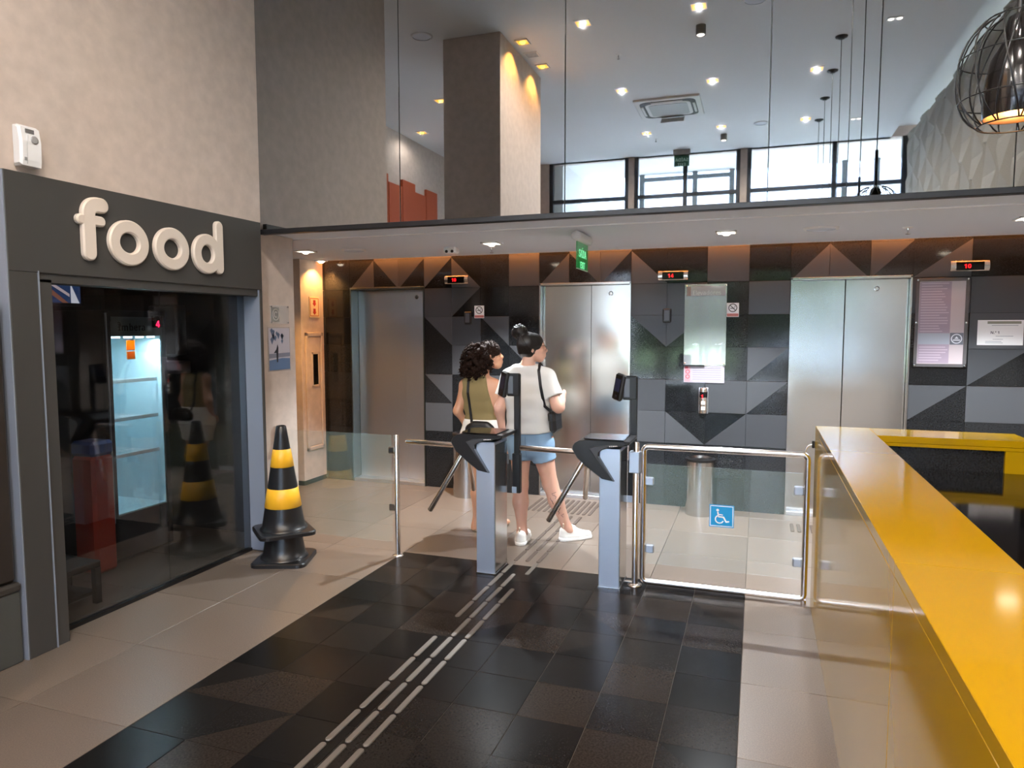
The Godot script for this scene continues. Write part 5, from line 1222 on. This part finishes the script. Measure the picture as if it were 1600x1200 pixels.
func build_people():
	var Q := Vector3(1, 1, 1.35)
	# ---- woman in the white T-shirt, bun, denim shorts
	var o := Vector3(-1.62, 0, -5.10)
	var t := thing("person", "woman in white T-shirt, denim shorts and white sneakers, dark hair in a bun", "person", o)
	var W := func(x: float, y: float, z: float) -> Vector3: return Vector3(x, y, z) - o
	var shL: Vector3 = W.call(-1.795, 1.275, -5.10); var shR: Vector3 = W.call(-1.505, 1.28, -5.11)
	var elL: Vector3 = W.call(-1.865, 1.04, -5.06); var wrL: Vector3 = W.call(-1.862, 0.83, -5.12)
	var elR: Vector3 = W.call(-1.405, 1.065, -5.08); var wrR: Vector3 = W.call(-1.435, 1.09, -5.31)
	var hipL: Vector3 = W.call(-1.712, 0.76, -5.11); var hipR: Vector3 = W.call(-1.548, 0.76, -5.12)
	var knL: Vector3 = W.call(-1.708, 0.445, -5.10); var knR: Vector3 = W.call(-1.487, 0.45, -5.16)
	var anL: Vector3 = W.call(-1.682, 0.085, -5.06); var anR: Vector3 = W.call(-1.372, 0.09, -5.25)
	var nk: Vector3 = W.call(-1.66, 1.345, -5.10)
	var torso := [[W.call(-1.695, 0.80, -5.11), W.call(-1.575, 0.80, -5.11), 0.122, 0.122, Vector3(1, 1, 1.12)], [W.call(-1.67, 0.95, -5.11), W.call(-1.62, 0.95, -5.11), 0.105, 0.105, Q], [W.call(-1.71, 1.10, -5.105), W.call(-1.60, 1.10, -5.105), 0.103, 0.103, Q], [W.call(-1.74, 1.22, -5.10), W.call(-1.57, 1.22, -5.10), 0.085, 0.085, Vector3(1, 1, 1.25)], [shL, W.call(-1.70, 1.315, -5.10), 0.05, 0.052], [shR, W.call(-1.62, 1.315, -5.10), 0.05, 0.052]]
	var legs := [[hipL, knL, 0.089, 0.055], [hipR, knR, 0.089, 0.055], [knL, W.call(-1.70, 0.32, -5.075), 0.053, 0.056], [W.call(-1.70, 0.32, -5.075), anL, 0.056, 0.033], [knR, W.call(-1.445, 0.33, -5.175), 0.053, 0.056], [W.call(-1.445, 0.33, -5.175), anR, 0.056, 0.034], [anL, W.call(-1.69, 0.04, -5.14), 0.035, 0.03], [anR, W.call(-1.31, 0.04, -5.29), 0.035, 0.03]]
	var arms := [[shL, elL, 0.046, 0.037], [elL, wrL, 0.038, 0.025], [shR, elR, 0.048, 0.043], [elR, wrR, 0.044, 0.027]]
	var hc: Vector3 = W.call(-1.628, 1.505, -5.115)
	var neck := [[W.call(-1.665, 1.33, -5.095), hc + Vector3(-0.005, -0.06, 0.012), 0.055, 0.049]]
	var body := torso + legs + arms + neck
	var hb := head_bones(hc, -1.12, 0.05)
	var sk := net_mesh([[body, 0.014, 0.012], [hb + neck, 0.008, 0.005], [hand(wrR, Vector3(-0.25, 0.15, -1), Vector3(-0.7, 0.5, 0), 1.0, 0.6), 0.003, 0.0035], [hand(wrL, Vector3(0.02, -1, -0.1), Vector3(1, 0, 0), -1.0, 0.35), 0.003, 0.0035]])
	obj("body", sk, M.skin_b, t)
	var shirt := [[W.call(-1.685, 0.86, -5.105), W.call(-1.595, 0.86, -5.105), 0.139, 0.139, Vector3(1, 1, 1.0)], [W.call(-1.69, 0.98, -5.105), W.call(-1.60, 0.98, -5.105), 0.128, 0.128, Vector3(1, 1, 1.12)], [W.call(-1.71, 1.10, -5.10), W.call(-1.59, 1.10, -5.10), 0.122, 0.122, Vector3(1, 1, 1.15)], [W.call(-1.745, 1.21, -5.095), W.call(-1.565, 1.21, -5.10), 0.100, 0.100, Vector3(1, 1, 1.1)], [shL, W.call(-1.71, 1.318, -5.095), 0.066, 0.068], [shR, W.call(-1.61, 1.318, -5.10), 0.066, 0.068], [W.call(-1.70, 1.335, -5.095), W.call(-1.625, 1.335, -5.10), 0.068, 0.068],
		[shL, shL.lerp(elL, 0.62), 0.066, 0.070, null, true], [shR, shR.lerp(elR, 0.66), 0.068, 0.074, null, true]]
	obj("t_shirt", net_mesh([[shirt, 0.012, 0.009, [[Vector3(0.06, -1, 0).normalized(), -0.857], [Vector3(0, 1, 0.15).normalized(), 1.362]]]]), M.tee, t)
	obj("shirt_collar", _ring_band(W.call(-1.663, 1.374, -5.096), 0.062, 0.056, 0.010), M.tee, t)
	var shorts := [[W.call(-1.69, 0.86, -5.11), W.call(-1.585, 0.845, -5.11), 0.124, 0.124], [W.call(-1.705, 0.77, -5.11), W.call(-1.565, 0.77, -5.11), 0.122, 0.122, Vector3(1, 1, 1.05)], [hipL, hipL.lerp(knL, 0.37), 0.095, 0.088, Vector3(1, 1, 0.92), true], [hipR, hipR.lerp(knR, 0.37), 0.095, 0.092, Vector3(1, 1, 0.92), true]]
	obj("shorts", net_mesh([[shorts, 0.006, 0.009, [[Vector3.UP, 0.90]]]]), M.denim, t)
	var sm := mb(); tube(sm, _on(shorts, 0.012, [W.call(-1.635, 0.88, -5), W.call(-1.635, 0.80, -5), W.call(-1.635, 0.72, -5), W.call(-1.635, 0.68, -5)]), 0.0022, 6)
	obj("shorts_seam", sm, hexm("6e8fb0", 0.9), t)
	for q in [[anL, W.call(-1.70, 0.0, -5.24), W.call(-1.68, 0, -5.02)], [anR, W.call(-1.235, 0.0, -5.36), W.call(-1.395, 0, -5.235)]]:
		var heel: Vector3 = q[2] + Vector3(0, 0.035, 0); var toe: Vector3 = q[1] + Vector3(0, 0.03, 0); var mid := heel.lerp(toe, 0.55)
		var up := [[heel, mid, 0.040, 0.043], [mid, toe, 0.043, 0.030], [heel + Vector3(0, 0.04, 0), heel.lerp(toe, 0.3) + Vector3(0, 0.045, 0), 0.036, 0.036], [heel.lerp(toe, 0.3) + Vector3(0, 0.045, 0), mid + Vector3(0, 0.012, 0), 0.036, 0.03]]
		var sh := obj("sneaker", net_mesh([[up, 0.008, 0.006, [[Vector3.DOWN, -0.02]]]]), hexm("eceae4", 0.6), t)
		var so := [[heel + Vector3(0, -0.02, 0), mid + Vector3(0, -0.02, 0), 0.044, 0.047], [mid + Vector3(0, -0.02, 0), toe + Vector3(0, -0.018, 0), 0.047, 0.034]]
		obj("sole", net_mesh([[so, 0.004, 0.006, [[Vector3.DOWN, 0.0], [Vector3.UP, 0.028]]]]), hexm("f4f3ef", 0.5), sh)
		var tb := mb(); tube(tb, [heel + Vector3(0.0, 0.075, 0.03), heel + Vector3(0.005, 0.105, 0.042), heel + Vector3(0.006, 0.11, 0.048)], 0.006, 8)
		obj("heel_tab", tb, hexm("d9c9ae", 0.6), sh)
	# bun and smooth dark hair
	var hr := [[hc + Vector3(-0.02, 0.03, 0.028), hc + Vector3(0.018, 0.034, 0.0), 0.085, 0.076], [hc + Vector3(-0.03, -0.015, 0.03), hc + Vector3(-0.005, -0.03, 0.032), 0.066, 0.052], [hc + Vector3(-0.015, 0.07, 0.02), hc + Vector3(-0.055, 0.095, 0.03), 0.05, 0.035]]
	var r := RandomNumberGenerator.new(); r.seed = 31
	var bc := hc + Vector3(-0.083, 0.118, 0.03)
	for k in 26:
		var dv := Vector3(r.randf_range(-1, 1), r.randf_range(-1, 1), r.randf_range(-1, 1)).normalized()
		hr.append([bc + dv * 0.03, bc + dv * 0.034 + dv.cross(Vector3.UP) * 0.02, 0.026, 0.022])
	var bs := mb()
	for k in 22:
		var ax := Vector3(r.randf_range(-1, 1), r.randf_range(-1, 1), r.randf_range(-1, 1)).normalized(); var e1 := ax.cross(Vector3.UP).normalized(); var e2 := ax.cross(e1); var lp := []
		for i in 12: lp.append(bc + ax * r.randf_range(0.0, 0.012) + (e1 * cos(TAU * i / 11.0) + e2 * sin(TAU * i / 11.0)) * (0.054 + 0.007 * sin(i * 2.1 + k)))
		tube(bs, lp, 0.0045, 5)
	for k in 16:
		var an := lerpf(-0.9, 0.9, k / 15.0); var lp := []
		for i in 8: lp.append(front_of(hr, 0.004, hc + Vector3(lerpf(-0.05, 0.07 * an, i / 7.0) - 0.01, lerpf(0.10, -0.045, i / 7.0), 0.0), Vector3(0, 0, 1)) + Vector3(0, 0, 0.0005))
		tube(bs, lp, 0.0026, 5)
	obj("hair_strands", bs, hexm("1c1614", 0.35), t).set_meta("kind", "stuff")
	var fwd := Vector3(sin(1.12), 0, -cos(1.12))
	obj("hair", net_mesh([[hr, 0.004, 0.005, [[(fwd + Vector3(0, -0.55, 0)).normalized(), (hc + fwd * 0.062).dot((fwd + Vector3(0, -0.55, 0)).normalized())]]]]), M.hair_dark, t)
	var gs := mb(); var rt := Vector3(cos(1.12), 0, sin(1.12)); var ga := hc + rt * 0.078 + Vector3(0, 0.012, 0)
	tube(gs, [ga, ga + fwd * 0.085 + Vector3(0, 0.004, 0), ga + fwd * 0.098 - rt * 0.012], 0.0022, 6)
	for s in [-1.0, 1.0]:
		var pts := []
		for k in 20: pts.append(hc + fwd * 0.106 + rt * (s * 0.034 + 0.025 * cos(TAU * k / 20.0)) + Vector3(0, -0.002 + 0.02 * sin(TAU * k / 20.0), 0))
		tube(gs, pts, 0.002, 6, true)
	obj("glasses", gs, M.black, t)
	var tt := mb()
	for k in 9:
		var y := 0.20 + 0.022 * k; var x := lerpf(-1.405, -1.455, k / 8.0) + r.randf_range(-0.022, 0.022)
		var pts := _on(legs, 0.014, [W.call(x, y, -5), W.call(x + r.randf_range(-0.018, 0.018), y + 0.014, -5), W.call(x + r.randf_range(-0.02, 0.02), y + 0.028, -5)])
		tube(tt, pts, 0.0017, 5)
	obj("tattoo", tt, hexm("4d3a3d", 0.7), t)
	# her shoulder bag hangs on her: a thing of its own
	var hg := thing("shoulder_bag", "small black shoulder bag hanging at the right side of the woman in the white T-shirt", "bag", W.call(-1.435, 0.955, -5.11) + o)
	var bm := mb(); box(bm, Vector3(-0.028, -0.085, -0.10), Vector3(0.028, 0.075, 0.10), 0.022, Transform3D(Basis(Vector3(0, 0, 1), 0.10), Vector3.ZERO))
	obj("pouch", bm, M.leather, hg)
	bm = mb(); box(bm, Vector3(-0.030, -0.01, -0.102), Vector3(0.030, 0.08, 0.102), 0.02, Transform3D(Basis(Vector3(0, 0, 1), 0.10), Vector3(-0.001, 0, 0))); obj("flap", bm, hexm("1b1a1b", 0.35), hg)
	var hp := W.call(-1.435, 0.955, -5.11) as Vector3
	var sp := []
	for q in [[-1.495, 1.07], [-1.508, 1.14], [-1.522, 1.22], [-1.535, 1.29], [-1.545, 1.335]]: sp.append(front_of(shirt, 0.012, W.call(q[0], q[1], -5.1), Vector3(0, 0, 1)) + Vector3(0, 0, 0.004) - hp)
	sp.append(W.call(-1.55, 1.392, -5.09) - hp)
	sp.insert(0, Vector3(-0.01, 0.07, 0.06))
	var stp := mb(); _ribbon(stp, sp, 0.011, 0.0025, Vector3(0, 0, 1))
	var sp2 := [Vector3(-0.01, 0.07, -0.07), W.call(-1.50, 1.16, -5.235) - hp, W.call(-1.535, 1.32, -5.17) - hp, W.call(-1.55, 1.392, -5.09) - hp]
	_ribbon(stp, sp2, 0.011, 0.0025, Vector3(0, 0, -1))
	obj("strap", stp, M.leather, hg)
	# ---- woman in the olive tank top
	o = Vector3(-2.09, 0, -5.27)
	t = thing("person", "woman with curly brown hair, olive sleeveless top and white shorts, behind the left turnstile", "person", o)
	shL = W.call(-2.235, 1.195, -5.25); shR = W.call(-1.985, 1.20, -5.28)
	W = func(x: float, y: float, z: float) -> Vector3: return Vector3(x, y, z) - o
	shL = W.call(-2.232, 1.195, -5.25); shR = W.call(-1.985, 1.20, -5.28)
	elL = W.call(-2.285, 0.985, -5.22); wrL = W.call(-2.245, 0.86, -5.30)
	elR = W.call(-1.942, 0.985, -5.27); wrR = W.call(-1.925, 0.79, -5.32)
	hipL = W.call(-2.165, 0.74, -5.27); hipR = W.call(-2.025, 0.74, -5.28)
	knL = W.call(-2.13, 0.43, -5.26); knR = W.call(-2.015, 0.43, -5.30); anL = W.call(-2.135, 0.08, -5.255); anR = W.call(-1.985, 0.08, -5.32)
	torso = [[W.call(-2.16, 0.79, -5.27), W.call(-2.04, 0.79, -5.27), 0.113, 0.113, Vector3(1, 1, 1.1)], [W.call(-2.125, 0.93, -5.27), W.call(-2.075, 0.93, -5.27), 0.095, 0.095, Q], [W.call(-2.155, 1.06, -5.265), W.call(-2.06, 1.06, -5.27), 0.088, 0.088, Q], [W.call(-2.175, 1.15, -5.26), W.call(-2.04, 1.15, -5.27), 0.075, 0.075, Vector3(1, 1, 1.2)], [shL, W.call(-2.14, 1.235, -5.26), 0.043, 0.045], [shR, W.call(-2.07, 1.235, -5.27), 0.043, 0.045]]
	legs = [[hipL, knL, 0.080, 0.047], [hipR, knR, 0.080, 0.047], [knL, W.call(-2.13, 0.31, -5.245), 0.045, 0.047], [W.call(-2.13, 0.31, -5.245), anL, 0.047, 0.029], [knR, W.call(-2.0, 0.31, -5.30), 0.045, 0.047], [W.call(-2.0, 0.31, -5.30), anR, 0.047, 0.029], [anL, W.call(-2.15, 0.03, -5.235), 0.03, 0.027], [anR, W.call(-1.985, 0.03, -5.29), 0.03, 0.027], [anL + Vector3(0, -0.03, 0), W.call(-2.11, 0.035, -5.42), 0.03, 0.022], [anR + Vector3(0, -0.03, 0), W.call(-1.95, 0.035, -5.48), 0.03, 0.022]]
	arms = [[shL, elL, 0.040, 0.032], [elL, wrL, 0.033, 0.022], [shR, elR, 0.040, 0.032], [elR, wrR, 0.033, 0.022]]
	hc = W.call(-2.045, 1.425, -5.285)
	neck = [[W.call(-2.10, 1.24, -5.262), hc + Vector3(-0.012, -0.05, 0.01), 0.047, 0.045]]
	hb = head_bones(hc, -0.95, 0.22)
	sk = net_mesh([[torso + legs + arms + neck, 0.013, 0.012], [hb + neck, 0.008, 0.005], [hand(wrL, Vector3(0.3, -1, -0.25), Vector3(0.6, 0.1, -0.7), -1.0, 0.4), 0.003, 0.0035], [hand(wrR, Vector3(0.03, -1, -0.12), Vector3(-1, 0, 0), 1.0, 0.35), 0.003, 0.0035]])
	obj("body", sk, M.skin_a, t)
	var tank := [[W.call(-2.135, 0.90, -5.27), W.call(-2.065, 0.90, -5.27), 0.108, 0.108, Vector3(1, 1, 1.15)], [W.call(-2.15, 1.03, -5.265), W.call(-2.065, 1.03, -5.27), 0.100, 0.100, Vector3(1, 1, 1.22)], [W.call(-2.17, 1.13, -5.26), W.call(-2.045, 1.13, -5.27), 0.094, 0.094, Vector3(1, 1, 1.1)], [W.call(-2.205, 1.205, -5.255), W.call(-2.15, 1.24, -5.26), 0.060, 0.064], [W.call(-2.01, 1.21, -5.278), W.call(-2.06, 1.24, -5.27), 0.060, 0.064]]
	obj("tank_top", net_mesh([[tank, 0.012, 0.009, [[Vector3(0.03, -1, 0).normalized(), -0.905], [Vector3(1, 0.25, 0).normalized(), 0.352], [Vector3(-1, 0.15, 0).normalized(), 0.338], [Vector3(0, 1, 0.1).normalized(), 1.275]]]]), M.olive, t)
	shorts = [[W.call(-2.14, 0.87, -5.27), W.call(-2.06, 0.87, -5.27), 0.113, 0.113], [W.call(-2.165, 0.78, -5.27), W.call(-2.03, 0.78, -5.27), 0.116, 0.116, Vector3(1, 1, 1.05)], [hipL, hipL.lerp(knL, 0.40), 0.096, 0.098, null, true], [hipR, hipR.lerp(knR, 0.40), 0.096, 0.098, null, true]]
	obj("shorts", net_mesh([[shorts, 0.012, 0.009, [[Vector3.UP, 0.925]]]]), M.white_cloth, t)
	for q in [[anL, Vector3(0.035, 0, -1)], [anR, Vector3(0.06, 0, -1)]]:
		var a: Vector3 = q[0]; a.y = 0.012; var dv: Vector3 = (q[1] as Vector3).normalized()
		obj("sandal_sole", net_mesh([[[[a - dv * -0.0 + Vector3(0, 0, 0.015), a + dv * 0.10, 0.034, 0.038], [a + dv * 0.10, a + dv * 0.18, 0.038, 0.03]], 0.004, 0.006, [[Vector3.DOWN, 0.0], [Vector3.UP, 0.02]]]]), hexm("7a6a55", 0.7), t)
	# curls
	var hv := [[hc + Vector3(-0.02, 0.02, 0.03), hc + Vector3(0.0, 0.03, 0.0), 0.078, 0.075], [hc + Vector3(0.0, 0.042, 0.0), hc + Vector3(0.018, 0.046, -0.014), 0.080, 0.078]]
	r.seed = 8
	var hcv := hc + Vector3(-0.070, -0.035, 0.045)
	for k in 300:
		var dv := Vector3(r.randf_range(-1, 1), r.randf_range(-1, 1), r.randf_range(-1, 1)).normalized()
		var p := hcv + dv * Vector3(0.125, 0.145, 0.10) * pow(r.randf(), 0.25)
		p.x -= maxf(0.0, -(p.y - hcv.y)) * 0.35
		if (p - hc).dot(Vector3(0.81, 0, -0.58)) > 0.06 and p.y < hc.y + 0.05: continue
		var u := Vector3(r.randf_range(-1, 1), r.randf_range(-0.6, 0.6), r.randf_range(-1, 1)).normalized()
		hv.append([p, p + u * 0.018, r.randf_range(0.012, 0.020), r.randf_range(0.010, 0.016)])
	obj("hair", net_mesh([[hv, 0.0035, 0.0055]]), M.hair_brown, t)
	var cu := mb()
	for k in 260:
		var dv := Vector3(r.randf_range(-1, 1), r.randf_range(-1, 1), r.randf_range(-0.7, 1)).normalized()
		var p := hcv + dv * Vector3(0.132, 0.150, 0.105)
		p.x -= maxf(0.0, -(p.y - hcv.y)) * 0.35
		if (p - hc).dot(Vector3(0.81, 0, -0.58)) > 0.058 and p.y < hc.y + 0.05: continue
		var ph := r.randf() * TAU; var pts := []
		for i in 9: pts.append(p + Vector3(0.009 * cos(ph + i * 1.2) + dv.x * 0.002 * i, -0.0045 * i + 0.01, 0.009 * sin(ph + i * 1.2) + dv.z * 0.002 * i))
		tube(cu, pts, 0.0028, 5)
	for k in 110:
		var dv := Vector3(r.randf_range(-1, 1), r.randf_range(0.0, 1), r.randf_range(-0.8, 1)).normalized()
		var p := hc + Vector3(0.006, 0.040, -0.004) + dv * 0.086
		if (p - hc).dot(Vector3(0.81, 0, -0.58)) > 0.07 and p.y < hc.y + 0.055: continue
		var ph := r.randf() * TAU; var pts := []
		for i in 9: pts.append(p + Vector3(0.008 * cos(ph + i * 1.2), -0.004 * i + 0.01, 0.008 * sin(ph + i * 1.2)))
		tube(cu, pts, 0.0032, 5)
	obj("loose_curls", cu, M.hair_brown, t).set_meta("kind", "stuff")
	# her crossbody bag
	var wb := W.call(-2.055, 0.862, -5.13) as Vector3
	var bg := thing("crossbody_bag", "small black crossbody bag on the lower back of the woman in the olive top", "bag", wb + o)
	var pb := [[Vector3(-0.075, -0.012, 0), Vector3(0.075, -0.012, 0), 0.052, 0.052, Vector3(1, 1, 1.7)], [Vector3(-0.045, 0.02, 0), Vector3(0.05, 0.02, 0), 0.04, 0.04, Vector3(1, 1, 1.6)]]
	obj("pouch", net_mesh([[pb, 0.008, 0.006]]), M.leather, bg)
	var zp := mb(); tube(zp, [Vector3(-0.07, 0.012, 0.033), Vector3(0.0, 0.022, 0.038), Vector3(0.075, 0.012, 0.033)], 0.0025, 6); obj("zip", zp, hexm("3a3a3c", 0.4), bg)
	var rp := []
	for q in [[-2.13, 0.875], [-2.15, 0.95], [-2.165, 1.05], [-2.175, 1.14], [-2.178, 1.21], [-2.175, 1.255]]: rp.append(front_of(tank + shorts, 0.012, W.call(q[0], q[1], -5.27), Vector3(0, 0, 1)) + Vector3(0, 0, 0.004) - wb)
	rp.append(W.call(-2.16, 1.29, -5.265) - wb)
	var rb := mb(); _ribbon(rb, rp, 0.010, 0.0025, Vector3(0, 0, 1))
	obj("strap", rb, M.leather, bg)
func _on(bones: Array, k: float, pts: Array) -> Array:
	var o := []
	for p in pts: o.append(front_of(bones, k, p, Vector3(0, 0, 1)))
	return o
func _ribbon(st: SurfaceTool, pts: Array, w: float, th: float, face: Vector3):
	st.set_smooth_group(-1)
	var rows := []
	for i in pts.size():
		var tg: Vector3 = (pts[mini(i + 1, pts.size() - 1)] - pts[maxi(i - 1, 0)]).normalized()
		var s := tg.cross(face).normalized(); var n := s.cross(tg).normalized()
		rows.append([pts[i] - s * w - n * th, pts[i] + s * w - n * th, pts[i] + s * w + n * th, pts[i] - s * w + n * th])
	for i in rows.size() - 1:
		for k in 4: quad(st, rows[i][k], rows[i][(k + 1) % 4], rows[i + 1][(k + 1) % 4], rows[i + 1][k])
func _ring_band(c: Vector3, rx: float, rz: float, w: float) -> SurfaceTool:
	var pts := []
	for k in 32: pts.append(c + Vector3(rx * cos(TAU * k / 32.0), -0.012 * sin(TAU * k / 32.0), rz * sin(TAU * k / 32.0)))
	var st := mb(); tube(st, pts, w * 0.6, 8, true)
	return st
